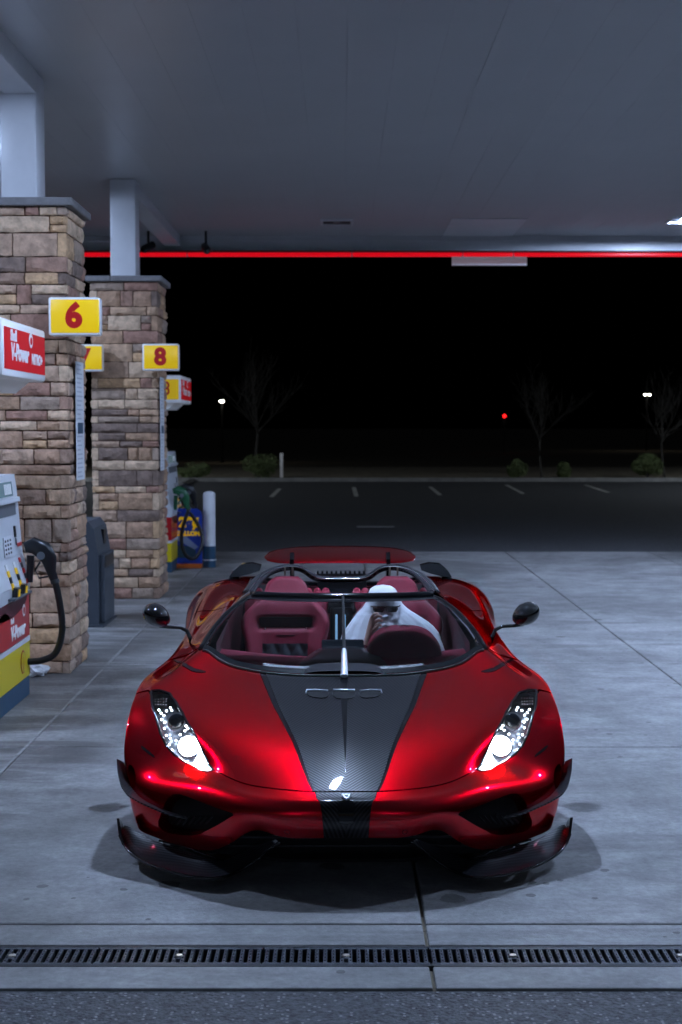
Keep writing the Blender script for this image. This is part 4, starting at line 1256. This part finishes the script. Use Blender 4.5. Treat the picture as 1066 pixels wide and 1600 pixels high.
# small things on the skin -----------------------------------------
def patch(name, px, mat, off=.002, sm=1, skirt=.006, par=CAR, one=None):
    st = invpoly(px)
    if sm: st = smooth_poly(st, sm)
    d = panel_data(st, off=off, skirt=skirt, ds=.1, dt=.08)
    if one == 'c': return make_obj(name, [d], mat, par)
    return make_obj(name, [d], mat, par), make_obj(name, [mirror_data(d)], mat, par)
patch('side_marker', [(318,1164),(318,1168),(303,1180),(297,1184),(297,1180),(312,1168)], 'gloss_black')
patch('fender_vent', [(212,1050),(224,1047),(238,1043.5),(252,1037),(263,1030),(266,1032),(255,1040),(241,1047.5),(226,1051.5)], 'gloss_black', off=.003)
# bonnet vents
patch('bonnet_vent', [(25,1082),(57,1080),(58,1085),(52,1090),(30,1092),(24,1088)], 'black_void', off=.004)
vc = invpoly([(0.01,1081),(17,1081),(17,1088),(12,1092),(0.01,1093)])
vd = panel_data(vc, off=.004, skirt=.006, ds=.1, dt=.08); make_obj('bonnet_vent', [vd, mirror_data(vd)], 'black_void')
def rail(name, px, r, mat, off=.004, parent=CAR, mirrored=True):
    pts = []
    for (w, y) in px:
        q = inv(w, y); pts.append(tuple(S(*map(np.array, q)) + off * SN(*map(np.array, q))))
    m = MB().tube(pts, r, 8)
    if mirrored: pair(m, name, mat, True)
    else: m.build(name, mat, parent, True)
rail('vent_trim', [(25,1081),(41,1079.5),(58,1079.5),(59,1084)], .004, 'brushed_silver', .006)
m = MB()
pts = [tuple(S(*map(np.array, inv(abs(w), 1080))) * np.array([1 if w > 0 else -1, 1, 1]) + np.array([0, 0, .007])) for w in (-17, -9, 9, 17)]
m.tube(pts, .005, 8).build('vent_trim', 'brushed_silver', CAR, True)
# dark spine down the bonnet
sp = invpoly([(.01,1063),(6.5,1063),(5.5,1080),(4.5,1100),(3,1140),(1.2,1185),(.3,1205),(.01,1207)])
spd = panel_data(sp, off=.003, skirt=.004, ds=.1, dt=.05); make_obj('bonnet_spine', [spd, mirror_data(spd)], 'gloss_black')
# nose plate and crest
np_ = invpoly([(.01,1251),(11,1253),(13,1263),(11,1285),(.01,1289)])
npd = panel_data(np_, off=.006, skirt=.01, ds=.1, dt=.05); make_obj('nose_plate', [npd, mirror_data(npd)], 'gloss_black')
q = inv(0.5, 1247); c = S(*map(np.array, q)); n = SN(*map(np.array, q))
cr = MB()
shape = [(-.021, .022), (-.012, .018), (0, .022), (.012, .018), (.021, .022), (.019, -.002), (.011, -.018), (0, -.028), (-.011, -.018), (-.019, -.002)]
e2 = Vector(n).cross(Vector((1, 0, 0))).normalized()
if e2.z < 0: e2 = -e2
vs = [Vector(c) + Vector((a, 0, 0)) + e2*b + Vector(n)*.006 for a, b in shape] + [Vector(c) + Vector((a*.8, 0, 0)) + e2*b*.8 + Vector(n)*.012 for a, b in shape]
k = len(shape)
cr.add(vs, [tuple(range(k, 2*k))] + [(i, (i+1) % k, (i+1) % k + k, i + k) for i in range(k)])
crest = cr.build('nose_crest', 'brushed_silver', CAR)
cr = MB(); cr.add([Vector(c) + Vector((a, 0, 0)) + e2*b + Vector(n)*.0135 for a, b in ((-.010, .008), (0, .004), (.010, .008), (.006, -.008), (0, -.014), (-.006, -.008))], [(0,1,2,3,4,5)])
cr.build('crest_field', 'satin_black', crest)
m = MB(); q = inv(92, 1300); c = S(*map(np.array, q)); n = Vector(SN(*map(np.array, q)))
a = n.orthogonal().normalized(); b = n.cross(a)
m.tube([Vector(c) + n*.001 + (a*math.cos(t) + b*math.sin(t))*.011 for t in np.linspace(0, 2*math.pi, 17)[:-1]], .0014, 6, closed=True)
pair(m, 'tow_eye_cover', 'maroon_dark', True)

# splitter, canards -------------------------------------------------
def ribbon(outer, inner, thick, name, mat='carbon_blade', n=48, scoop=False):
    def rs(pts):
        P = np.array([pt(*p) for p in pts]); d = np.r_[0, np.cumsum(np.linalg.norm(np.diff(P, axis=0), axis=1))]; d /= d[-1]
        q = np.linspace(0, 1, n)
        # smooth resample
        X = np.stack([np.interp(q, d, P[:, k]) for k in range(3)], 1)
        for _ in range(3):
            Y = X.copy(); Y[1:-1] = (X[:-2] + 2*X[1:-1] + X[2:]) / 4; X = Y
        return X
    A, B = rs(outer), rs(inner)
    rows = []
    for w in (0, .12, .3, .5, .7, .86, 1.0):
        r = A*(1-w) + B*w
        if scoop:
            k = np.clip((np.linspace(0, 1, n) - .38) / .15, 0, 1)
            r[:, 2] = (A[:, 2] + (B[:, 2] - A[:, 2]) * w**2.4) * k + (r[:, 2] - .004*math.sin(math.pi*w)) * (1 - k)
        rows.append(r)
    mb = MB()
    dz = np.array([0, 0, thick])
    topr = [[tuple(p) for p in r] for r in rows]; botr = [[tuple(p - dz) for p in r] for r in rows]
    loop = topr + botr[::-1] + [topr[0]]
    mb.grid(loop)
    return pair(mb, name, mat, 'auto'), A
sp_out = [(102,1313,.055),(128,1334,.18),(156,1354,.19),(184,1367,.12),(208,1371.5,.06),(256,1365,.115),(302,1351,.215),(333,1334,.35),(346,1318,.43),(352,1303,.47)]
sp_in = [(110,1311,.10),(136,1320,.24),(163,1332,.30),(190,1346,.24),(215,1340,.21),(256,1326,.33),(302,1312,.44),(328,1296,.54),(338,1289,.60),(344,1289,.60)]
_, A = ribbon(sp_out, sp_in, .012, 'front_splitter', scoop=True)
pair(MB().tube([(p[0], p[1] - .002, p[2] - .004) for p in A], .0065, 8), 'lip_glint_bead', 'gloss_black', True)  # gloss tube added along the front edge to catch a highlight
# end fin of the splitter
fo = [pt(*p) for p in ((346,1320,.42),(351,1306,.45),(354.5,1278,.50),(350,1283,.60),(345,1300,.62),(341,1312,.60))]
fin = MB(); fin.add([(p[0] + .006, p[1], p[2]) for p in fo] + [(p[0] - .006, p[1], p[2]) for p in fo], [tuple(range(6)), tuple(range(11, 5, -1))] + [(i, (i+1) % 6, (i+1) % 6 + 6, i + 6) for i in range(6)])
pair(fin, 'splitter_fin', 'gloss_black')
ca_out = [(356,1185,.64),(355,1204,.58),(350,1226,.52),(340,1241,.46),(320,1252.5,.40),(299,1262,.35),(277,1271,.30),(248,1277,.27)]
ca_in = [(345,1190,.68),(337,1217,.60),(330,1233,.54),(320,1245,.49),(305,1254,.44),(290,1261,.39),(272,1268.5,.34),(248,1276,.28)]
ribbon(ca_out, ca_in, .008, 'canard')
# gloss bead added to draw a highlight line on the splitter
rl = [pt(*p) for p in ((190,1344,.235),(213,1337,.205),(250,1322,.31),(290,1313,.42))]
pair(MB().tube(rl, .006, 8), 'splitter_bead', 'gloss_black', True)
# centre opening: dark floor, back panel and slats
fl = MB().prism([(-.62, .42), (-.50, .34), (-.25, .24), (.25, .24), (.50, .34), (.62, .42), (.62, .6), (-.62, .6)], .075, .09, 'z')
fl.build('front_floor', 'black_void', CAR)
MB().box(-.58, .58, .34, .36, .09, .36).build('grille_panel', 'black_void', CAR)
m = MB()
for k in range(5): m.box(-.56, .56, .325, .337, .12 + .04*k, .13 + .04*k)
m.build('grille_slats', 'satin_black', CAR)

# windscreen --------------------------------------------------------
NA, NQ = 41, 15
base = []
for a in np.linspace(-1, 1, NA):
    t = abs(a) * 4.0
    p = S(np.array(6.0), np.array(t)); n = SN(np.array(6.0), np.array(t))
    base.append(np.array([p[0] * (1 if a >= 0 else -1), p[1] + .012, p[2] + .006]))
hdr = []
for a in np.linspace(-1, 1, NA):
    u = .505 * a
    hdr.append(np.array([u, 1.97 + .12 * abs(a)**2.2, 1.052 - .004 * abs(a)**2]))
base, hdr = np.array(base), np.array(hdr)
gp = []
for q in np.linspace(0, 1, NQ):
    r = base*(1-q) + hdr*q
    r[:, 2] += max(.0, .030 * 4*q*(1-q) * q * 1.6) * (1 - .35*np.abs(np.linspace(-1, 1, NA))**2)
    r[:, 0] *= 1 + .05 * 4*q*(1-q)
    gp.append(r)
gp = np.array(gp)
mb = MB().grid([[tuple(p) for p in r] for r in gp])
ws = mb.build('windscreen', 'windscreen_glass', CAR, True)
def band(a0, a1, q0, q1, name, mat, lift=.003):
    """printed border on the glass between parameter limits"""
    rows = []
    for q in np.linspace(q0, q1, 4):
        i = q * (NQ-1); i0 = min(int(i), NQ-2); r = gp[i0]*(1-(i-i0)) + gp[i0+1]*(i-i0)
        row = []
        for a in np.linspace(a0, a1, 30):
            j = (a+1)/2*(NA-1); j0 = min(int(j), NA-2); p = r[j0]*(1-(j-j0)) + r[j0+1]*(j-j0)
            row.append((p[0], p[1] - lift*.5, p[2] + lift))
        rows.append(row)
    return MB().grid(rows).build(name, mat, ws, True)
band(-1, 1, 0, .055, 'glass_border', 'gloss_black')
band(-1, 1, .89, 1, 'glass_border', 'gloss_black')
for sx in (-1, 1): band(sx*.975, sx*1.0, .05, .95, 'glass_border', 'gloss_black', .0025)
band(-.45, .45, .055, .085, 'glass_border', 'satin_black')
MB().tube([tuple(p + np.array([0, .012, .002])) for p in hdr], .027, 10, flat=(1.0, .85)).build('windscreen_header', 'gloss_black', CAR, True)
pl = []
for q in np.linspace(0, 1, NQ): pl.append(tuple(gp[int(round(q*(NQ-1)))][-1] + np.array([.012, .012, -.006])))
pair(MB().tube(pl, [.014]*NQ, 10), 'windscreen_pillar', 'gloss_black', True)
cowl = []
for a in np.linspace(-1, 1, NA):
    p = S(np.array(6.0), np.array(abs(a)*4.0)); cowl.append((p[0]*(1 if a >= 0 else -1), p[1] - .006, p[2] + .001))
MB().tube(cowl, .007, 8).build('cowl_seal', 'satin_black', CAR, True)
# side glass
sg = []
foot = np.array([.575, 2.72, 1.005])
for q in np.linspace(0, 1, 14):
    lo = S(np.array(6.15 + 3.35*q), np.array(4.0)) + np.array([-.012, 0, .004])
    top_a = np.array(pl)[::-1]
    if q < .35:
        k = (1 - q/.35) * (NQ-1); hi = np.array(pl[NQ-1-int(round(k))])
    else:
        f = (q - .35) / .65; hi = np.array(pl[-1])*(1-f) + foot*f; hi[2] += .02*math.sin(math.pi*f)
    sg.append([tuple(lo*(1-w) + hi*w + np.array([.018*4*w*(1-w), 0, 0])) for w in np.linspace(0, 1, 6)])
pair(MB().grid(sg), 'side_window', 'side_glass', True)
# wiper
def gl(a, q, lift):
    i = q*(NQ-1); i0 = min(int(i), NQ-2); r = gp[i0]*(1-(i-i0)) + gp[i0+1]*(i-i0)
    j = (a+1)/2*(NA-1); j0 = min(int(j), NA-2); p = r[j0]*(1-(j-j0)) + r[j0+1]*(j-j0)
    return (p[0], p[1] - lift*.5, p[2] + lift)
wp = MB().tube([gl(0.004, q, .020) for q in np.linspace(.17, .97, 9)], [.011, .010, .009, .008, .008, .008, .008, .008, .007], 8).build('wiper', 'satin_black', CAR, 'auto')
MB().tube([gl(0.004, q, .012) for q in np.linspace(.10, .95, 9)], .0055, 6).build('blade', 'black_rubber', wp)
c0 = S(np.array(5.88), np.array(0.)); 
MB().tube([(0.003, c0[1], c0[2] + .016), gl(.004, .02, .024), gl(.004, .20, .026), gl(.004, .24, .024)], [.020, .018, .014, .010], 12, flat=(1, .6)).build('arm_cover', 'brushed_silver', wp, 'auto')

# roll hoop ---------------------------------------------------------
hp_ = [(146,927,2.66),(135,911,2.78),(120,898,2.88),(102,889.5,2.94),(84,886,2.97),(66,887,2.98),(54,893,2.99),(45,901,2.99),(36,904.5,2.99),(15,905.5,2.99),(0,905.5,2.99)]
hp3 = [pt(*p) for p in hp_]
hpf = [(-p[0], p[1], p[2]) for p in hp3][:-1] + hp3[::-1]
P = np.array(hpf); d = np.r_[0, np.cumsum(np.linalg.norm(np.diff(P, axis=0), axis=1))]; q = np.linspace(0, d[-1], 90)
X = np.stack([np.interp(q, d, P[:, k]) for k in range(3)], 1)
for _ in range(3): X[1:-1] = (X[:-2] + 2*X[1:-1] + X[2:]) / 4
MB().tube([tuple(p) for p in X], .024, 10, flat=(1.6, .85)).build('roll_hoop', 'carbon_blade', CAR, True)
MB().tube([(p[0], p[1] - .036, p[2] + .008) for p in X], .0045, 6).build('hoop_trim', 'chrome', CAR, True)
for w in (-88, -76, 76, 88):
    a = pt(w, 888, 2.93); MB().box(a[0]-.006, a[0]+.006, a[1]-.01, a[1]+.01, a[2]-.045, a[2]+.006, .002).build('latch', 'bolt_steel', CAR)
m = MB()
for k in range(11):
    a = pt(-36 + 8*k*.9, 893, 3.25); m.box(a[0]-.006, a[0]+.006, a[1]-.03, a[1]+.03, a[2]-.03, a[2]+.004)
a = pt(-36, 896, 3.25); b = pt(40, 896, 3.25); m.box(a[0], b[0], a[1]-.03, a[1]+.04, .93, a[2])
m.build('deck_vent', 'satin_black', CAR)

# rear wing ---------------------------------------------------------
WV = 4.12
wl, wr, cy_ = -118.5, 118.5, 0
rows = []
for a in np.linspace(-1, 1, 41):
    ch = math.sqrt(max(0.0, 1 - abs(a)**5)) 
    u = pt(118.5, 872, WV)[0] * a
    zc = pt(0, 866.5, WV)[2] - .018 * abs(a)**2.2
    cr_ = .36 * (.10 + .90 * ch)
    row = []
    for k in range(20):
        t = 2*math.pi*k/20
        x = math.cos(t); y = math.sin(t)
        row.append((u, WV + .02 + x*cr_/2, zc + y*.020*ch + x*.042*ch))
    rows.append(row)
mb = MB().grid(rows, True); n0 = len(rows)
mb.f.append(tuple(range(19, -1, -1))); mb.f.append(tuple((n0-1)*20 + k for k in range(20)))
wing = mb.build('rear_wing', 'car_paint', CAR, 'auto')
for sx in (-1, 1):
    a = pt(75*sx, 866, WV - .12)
    MB().prism([(WV-.19, a[2]-.03), (WV-.13, a[2]+.012), (WV-.05, a[2]+.01), (WV+.06, a[2]-.01), (WV+.10, .90), (WV-.12, .90)], a[0]-.014, a[0]+.014, 'x').build('wing_stay', 'gloss_black', wing)
# winglets on the rear fenders
o1 = [pt(*p) for p in ((124,883.5,3.42),(138,880,3.45),(155,881.5,3.50),(168,892,3.52),(174,902,3.50),(160,901,3.46),(140,896,3.43),(126,891,3.42))]
n_ = len(o1)
m = MB().add([(p[0], p[1] - .012, p[2]) for p in o1] + [(p[0], p[1] + .05, p[2] + .004) for p in o1], [tuple(range(n_)), tuple(range(2*n_-1, n_-1, -1))] + [(i, (i+1) % n_, (i+1) % n_ + n_, i + n_) for i in range(n_)])
a = pt(166, 903, 3.5)
m.add([(a[0]-.05, 3.46, .97), (a[0]+.07, 3.46, .96), (a[0]+.02, 3.48, a[2]+.01), (a[0]-.03, 3.48, a[2]+.015), (a[0]-.05, 3.62, .97), (a[0]+.07, 3.62, .96), (a[0]+.02, 3.56, a[2]+.01), (a[0]-.03, 3.56, a[2]+.015)],
      [(0,1,2,3),(7,6,5,4),(0,4,5,1),(1,5,6,2),(2,6,7,3),(3,7,4,0)])
pair(m, 'rear_winglet', 'gloss_black', 'auto')

# mirrors -----------------------------------------------------------
for sx, cx_, cy_ in ((1, 824.5, 959), (-1, 247, 960.5)):
    dctr = 1.72
    ctr = pt(abs(cx_ - 538) if sx > 0 else abs(cx_ - 533 - 5), cy_, dctr)
    c = Vector((ctr[0]*sx, ctr[1], ctr[2]))
    mb = MB(); pts = []
    for i in range(15):
        al = -math.pi/2 + math.pi*i/14; row = []
        for k in range(24):
            be = 2*math.pi*k/24
            x = math.cos(al)*math.cos(be); y = math.cos(al)*math.sin(be); z = math.sin(al)
            px_ = .074*x*(1 - .10*z) + (.008*z if True else 0)*sx
            pz_ = .064*z + .010*x*sx
            py_ = (.10 if y < 0 else .045)*y
            row.append((c.x + px_, c.y + py_, c.z + pz_))
        pts.append(row)
    mir = mb.grid(pts, True).build('wing_mirror', 'gloss_black', CAR, True)
    m2 = MB().lathe([(0, .0), (.052, .0), (.05, .004), (0, .006)], (c.x, c.y + .041, c.z), 'y', 20).build('mirror_glass', 'chrome', mir)
    stp = [(c.x - .015*sx, c.y, c.z - .058), (c.x - .06*sx, c.y, c.z - .066), (c.x - .13*sx, c.y, c.z - .070), (c.x - .165*sx, c.y + .0, c.z - .088), (c.x - .182*sx, c.y, c.z - .125), (c.x - .178*sx, c.y, c.z - .20)]
    MB().tube(stp, [.014, .012, .012, .013, .015, .02], 10, flat=(1.3, .8)).build('mirror_stalk', 'gloss_black', mir, True)

# cabin -------------------------------------------------------------
MB().box(-.66, .66, 1.36, 2.98, .165, .20).build('cabin_floor', 'satin_black', CAR)
for sx in (-1, 1):
    MB().add([(sx*.66, 1.40, .2), (sx*.66, 2.95, .2), (sx*.61, 2.92, .93), (sx*.66, 2.3, .885), (sx*.675, 1.6, .855), (sx*.66, 1.40, .80)], [(0,1,2,3,4,5)]).build('door_card', 'maroon_dark', CAR)
bk = MB()
pts = [[(u, 2.93 - .10*math.cos(u*2.2) + (.0 if z < .9 else .03), z) for u in np.linspace(-.60, .60, 25)] for z in (.2, .5, .8, .90, .965)]
bk.grid(pts).build('bulkhead', 'maroon_leather', CAR, True)
m = MB()
for u in (-.50, -.20, -.145, -.095, .095, .145, .20, .50):
    m.tube([(u, 2.80, .6), (u, 2.80, .90), (u*1.02, 2.86, .965), (u*1.02, 2.90, .985)], [.034, .034, .034, .024], 10)
m.build('bulkhead_rolls', 'maroon_leather', CAR, True)
MB().box(-.085, .085, 2.76, 2.80, .86, .945, .01).build('bulkhead_vent', 'gloss_black', CAR)
MB().box(-.075, .075, 2.752, 2.759, .93, .938).build('bulkhead_trim', 'chrome', CAR)
# dashboard
dash = []
for q, (v, z) in enumerate(((1.40, .70), (1.44, .745), (1.55, .758), (1.66, .762), (1.74, .758), (1.78, .735), (1.79, .66), (1.80, .45))):
    dash.append([(u, v - .10*(1 - (u/.66)**2) * (1 if q < 3 else .25) + .06*(u/.66)**2, z + .035*(u/.66)**2) for u in np.linspace(-.66, .66, 31)])
db = MB().grid(dash).build('dashboard', 'maroon_leather', CAR, True)
ctr = []
for v, z, hw in ((1.30, .752, .22), (1.38, .776, .235), (1.50, .79, .22), (1.64, .805, .18), (1.74, .812, .15), (1.78, .80, .145), (1.79, .70, .14)):
    ctr.append([(u, v, z - .02*(abs(u)/hw)**4) for u in np.linspace(-hw, hw, 15)])
MB().grid(ctr).build('dash_centre', 'carbon_blade', db, True)
MB().box(-.115, .115, 1.80, 1.835, .745, .838, .008).build('centre_screen', 'screen', db)
MB().box(-.085, .085, 1.795, 1.799, .775, .782).build('screen_trim', 'chrome', db)
# instrument hood in front of the driver
uc = pt(96, 1000, 1.68)[0]
hood = []
for k, (v, sc, zz) in enumerate(((1.58, .0, .80), (1.58, .55, .80), (1.585, .85, .80), (1.60, .97, .80), (1.64, 1.02, .80), (1.74, 1.03, .805), (1.84, .98, .815))):
    row = []
    for a in np.linspace(-.12, math.pi + .12, 31):
        ca, sa = math.cos(a), math.sin(a)
        row.append((uc + .200*sc*np.sign(ca)*abs(ca)**.8, v + .05*(sa if sa > 0 else 0)*sc*(1 if k < 5 else .6), .752 + .150*sc*(max(sa, -.1)**.85 if sa > 0 else sa*.3) + (zz - .80)))
    hood.append(row)
MB().grid(hood).build('instrument_hood', 'maroon_leather', db, True)
MB().tube([(uc + .06*math.cos(a), 1.82, .86 + .058*math.sin(a)) for a in np.linspace(.5, math.pi - .5, 12)], .004, 6).build('hood_trim', 'chrome', db, True)
sw = MB().tube([(uc + .175*math.cos(a), 2.02 - .05*math.sin(a), .72 + .165*math.sin(a)) for a in np.linspace(0, 2*math.pi, 33)[:-1]], .016, 8, closed=True)
sw.tube([(uc - .17, 2.02, .72), (uc, 2.0, .70), (uc + .17, 2.02, .72)], .014, 8)
sw.build('steering_wheel', 'black_leather', CAR, True)
MB().box(-.10, .10, 1.80, 2.75, .2, .56, .03).build('centre_console', 'satin_black', CAR, 'auto')
for x in (-.038, .012):
    MB().box(x, x + .014, 2.72, 2.73, .66, .86, .005).build('blue_glow_bar', 'blue_glow_bar', CAR)  # emissive blue bars between the seats
MB().box(-.07, .07, 2.735, 2.745, .60, .90, .01).build('console_back', 'satin_black', CAR)
# seats
def seat(uc, name='seat'):
    s = bpy.data.objects.new(name, None); COL.objects.link(s); s.parent = CAR; s.location = (uc, 0, 0)
    zs  = [.30, .45, .58, .68, .74, .80, .855, .90, .935, .96, .99, 1.03, 1.06, 1.082]
    hw  = [.235, .232, .232, .238, .248, .266, .268, .235, .195, .165, .135, .128, .112, .07]
    vv  = [2.42, 2.46, 2.50, 2.535, 2.555, 2.575, 2.60, 2.615, 2.63, 2.65, 2.69, 2.715, 2.735, 2.75]
    # denser by interpolation
    Z = np.linspace(zs[0], zs[-1], 48); HW = np.interp(Z, zs, hw); V = np.interp(Z, zs, vv)
    for _ in range(2): HW[1:-1] = (HW[:-2] + 2*HW[1:-1] + HW[2:]) / 4; V[1:-1] = (V[:-2] + 2*V[1:-1] + V[2:]) / 4
    rows = []
    for z, w, v in zip(Z, HW, V):
        bol = np.interp(z, [.3, .7, .85, .93, .97, 1.1], [.09, .09, .10, .05, .0, -.02])
        row = []
        for a in np.linspace(-1, 1, 33):
            f = abs(a)
            fr = bol * max(0, (f - .5)/.5)**1.6
            edge_ = .06 * max(0, (f - .86)/.14)**2
            # harness opening pushed in
            op = 0
            if .785 < z < .862 and f < .66:
                kk = min(1, (z-.785)/.012, (.862-z)/.014, (.66-f)/.08); op = .075*kk
            row.append((a*w, v - fr + edge_ + op, z))
        for a in np.linspace(1, -1, 17):
            row.append((a*w*.97, v + .10, z))
        rows.append(row)
    mb = MB().grid(rows, True)
    mb.f.append(tuple(47*50 + k for k in range(50)))
    mb.build('backrest', 'maroon_leather', s, True)
    cu = [[(u, v, .30 - .04*((v-2.0)/.4) + .05*(abs(u)/.24)**3) for u in np.linspace(-.24, .24, 13)] for v in np.linspace(1.98, 2.45, 8)]
    MB().grid(cu).build('cushion', 'maroon_leather', s, True)
    # black plate behind the harness opening
    zz = (.79, .858)
    v0 = np.interp(.82, Z, V)
    MB().box(-.165, .165, v0 + .045, v0 + .055, .792, .858, .004).build('harness_slot', 'satin_black', s)
    for sx in (-1, 1): MB().lathe([(.008, 0), (.008, .012), (0, .014)], (sx*.125, v0 - .004, .79), 'z', 10).build('stud', 'chrome', s)
    MB().box(-.055, .055, np.interp(.755, Z, V) - .004, np.interp(.755, Z, V) + .003, .751, .759).build('seat_badge', 'maroon_dark', s)
    # quilted black insert
    rows = []
    for z in np.linspace(.58, .715, 15):
        rows.append([(u, np.interp(z, Z, V) - .040 - .012*abs(math.sin((u/.135*3.5 + (z-.58)*14)*math.pi*.5))*abs(math.sin((u/.135*3.5 - (z-.58)*14)*math.pi*.5))**.5, z) for u in np.linspace(-.135, .135, 43)])
    MB().grid(rows).build('quilted_insert', 'black_leather', s, True)
    return s
su = pt(-88, 985, 2.55)[0]
seat(su); seat(-su)

# ------------------------------------------------------------------ the person under the sheet
PU, PV = .285, 2.42
person = bpy.data.objects.new('person', None); COL.objects.link(person)
person.location = CAR.matrix_basis @ Vector((PU, PV, .32))
person.rotation_euler = CAR.rotation_euler
tag(person, 'person draped in a white sheet with dark sunglasses, hand raised, in the driving seat', 'person')
def plocal(u, v, z): return (u - PU, v - PV, z - .32)
zs = [1.064, 1.062, 1.052, 1.035, 1.01, .98, .95, .92, .895, .875, .85, .82, .78, .73, .67, .60, .50, .40, .325]
ru = [.001, .030, .058, .078, .090, .098, .112, .140, .170, .192, .220, .245, .270, .290, .305, .31, .31, .31, .31]
rv = [.001, .036, .068, .090, .103, .108, .106, .100, .098, .100, .105, .112, .118, .125, .135, .15, .17, .2, .22]
cv = [2.53, 2.53, 2.53, 2.53, 2.525, 2.52, 2.52, 2.515, 2.515, 2.51, 2.505, 2.50, 2.49, 2.48, 2.46, 2.44, 2.42, 2.40, 2.38]
cu_ = [.245, .245, .245, .246, .247, .25, .252, .256, .262, .27, .28, .288, .292, .294, .295, .295, .29, .285, .285]
Z = np.linspace(1.064, .325, 80)[::-1]
rows = []
for z in Z:
    a_, b_, c_, d_ = (np.interp(-z, [-q for q in zs], arr) for arr in (ru, rv, cv, cu_))
    dep = min(1, max(0, (.93 - z) / .16))
    row = []
    for k in range(96):
        t = 2*math.pi*k/96
        fold = 1 + dep*(.10*(abs(math.sin(5.5*t + 5*z + .6*math.sin(9*z)))**.7 - .6) + .07*(abs(math.sin(9.5*t - 7*z + 1.3))**.6 - .6) + .03*math.sin(27*t + 8*z))
        cs, sn = math.cos(t), math.sin(t)
        # flatter body section lower down
        pw = 1.0 if z > .9 else .85
        x = d_ + a_*fold*np.sign(cs)*abs(cs)**pw; y = c_ + b_*fold*np.sign(sn)*abs(sn)**pw
        row.append(plocal(x, y, z))
    rows.append(row)
sheet = MB().grid(rows, True).build('sheet', 'white_cloth', person, True)
# loose drape over the raised arm, towards the middle of the car
rows = []
for q in np.linspace(0, 1, 22):
    row = []
    for w in np.linspace(0, 1, 18):
        x = .262 - .255*q**.9*(.55 + .45*w) + .012*math.sin(9*w + 3*q); z = .905 - .10*q**1.1 - .26*w*(.35 + .65*q)
        y = 2.42 - .035*math.sin(math.pi*q) - .02*math.sin(12*w + 6*q) - .03*w + .05*q
        row.append(plocal(x, y, z))
    rows.append(row)
MB().grid(rows).build('sleeve', 'white_cloth', person, True)
# sunglasses
gz = pt(68, 952, 2.405)[2]; gv = 2.405
gx = pt(68, 952, 2.405)[0]
fr = MB()
for sx in (-1, 1):
    o_ = [(-.036, .017), (.036, .019), (.036, -.006), (.026, -.020), (-.022, -.020), (-.034, -.008)]
    c = gx + sx*.038
    m = MB().add([plocal(c + a*sx, gv + .010*abs(a)/.036 + (.0 if True else 0), gz + b) for a, b in o_] + [plocal(c + a*.9*sx, gv - .006 + .010*abs(a)/.036, gz + b*.9) for a, b in o_],
                 [tuple(range(6)), tuple(range(11, 5, -1))] + [(i, (i+1) % 6, (i+1) % 6 + 6, i + 6) for i in range(6)])
    fr.v, fr.f = fr.v, fr.f
    fr.add(m.v, m.f)
fr.add([plocal(gx - .012, gv - .004, gz + .016), plocal(gx + .012, gv - .004, gz + .016), plocal(gx + .012, gv - .004, gz + .006), plocal(gx - .012, gv - .004, gz + .006)], [(0,1,2,3)])
for sx in (-1, 1): fr.tube([plocal(gx + sx*.072, gv + .01, gz + .012), plocal(gx + sx*.090, gv + .06, gz + .014), plocal(gx + sx*.092, gv + .12, gz + .01)], .004, 6)
fr.build('sunglasses', 'gloss_black', person)
# raised hand and forearm: one skinned mesh
def hp(px, py, v): 
    p = pt(px - 535.5, py, v); return plocal(*p)
bm = bmesh.new(); sk = bm.verts.layers.skin.verify()
def vtx(p, r, rootv=False):
    v = bm.verts.new(p); v[sk].radius = (r, r); v[sk].use_root = rootv; return v
def chain(first, pts):
    pv = first
    for p, r in pts:
        v = vtx(p, r); bm.edges.new((pv, v)); pv = v
    return pv
elbow = vtx(hp(571, 1034, 2.33), .034, True)
wrist = chain(elbow, [(hp(574, 1018, 2.32), .034), (hp(577, 1004, 2.31), .030), (hp(579, 992, 2.31), .024)])
palm = chain(wrist, [(hp(581, 982, 2.305), .027), (hp(583, 973, 2.30), .029)])
for k, (x1, y1, x2, y2, x3, y3, vv_) in enumerate(((582, 964, 587, 958.5, 592, 958.5, 2.275), (585.5, 967, 592, 962, 598, 963.5, 2.27), (587, 972, 593, 968.5, 599, 970.5, 2.27), (587, 978, 592, 975.5, 597, 977.5, 2.275))):
    chain(palm, [(hp(x1, y1, 2.295), .0105), (hp(x2, y2, vv_), .0095), (hp((x2+x3)/2, (y2+y3)/2, vv_ - .004), .009), (hp(x3, y3, vv_ + .01), .0078)])
chain(wrist, [(hp(584, 985, 2.285), .013), (hp(590, 980, 2.27), .0105), (hp(595, 974, 2.275), .0085)])
me = bpy.data.meshes.new('hand'); bm.to_mesh(me); bm.free(); me.materials.append(MATS['skin'])
hand = bpy.data.objects.new('hand', me); COL.objects.link(hand); hand.parent = person
sm = hand.modifiers.new('skin', 'SKIN'); sm.use_smooth_shade = True
ss = hand.modifiers.new('sub', 'SUBSURF'); ss.levels = 2; ss.render_levels = 2
w0, w1 = Vector(hp(574.5, 1014, 2.315)), Vector(hp(576.5, 1007, 2.312))
MB().tube([w0, w1], .037, 16).build('bracelet', 'chrome', person, 'auto')

# ------------------------------------------------------------------ tidy helper properties
for o in bpy.data.objects:
    for k in ('_world', '_org'):
        if k in o: del o[k]
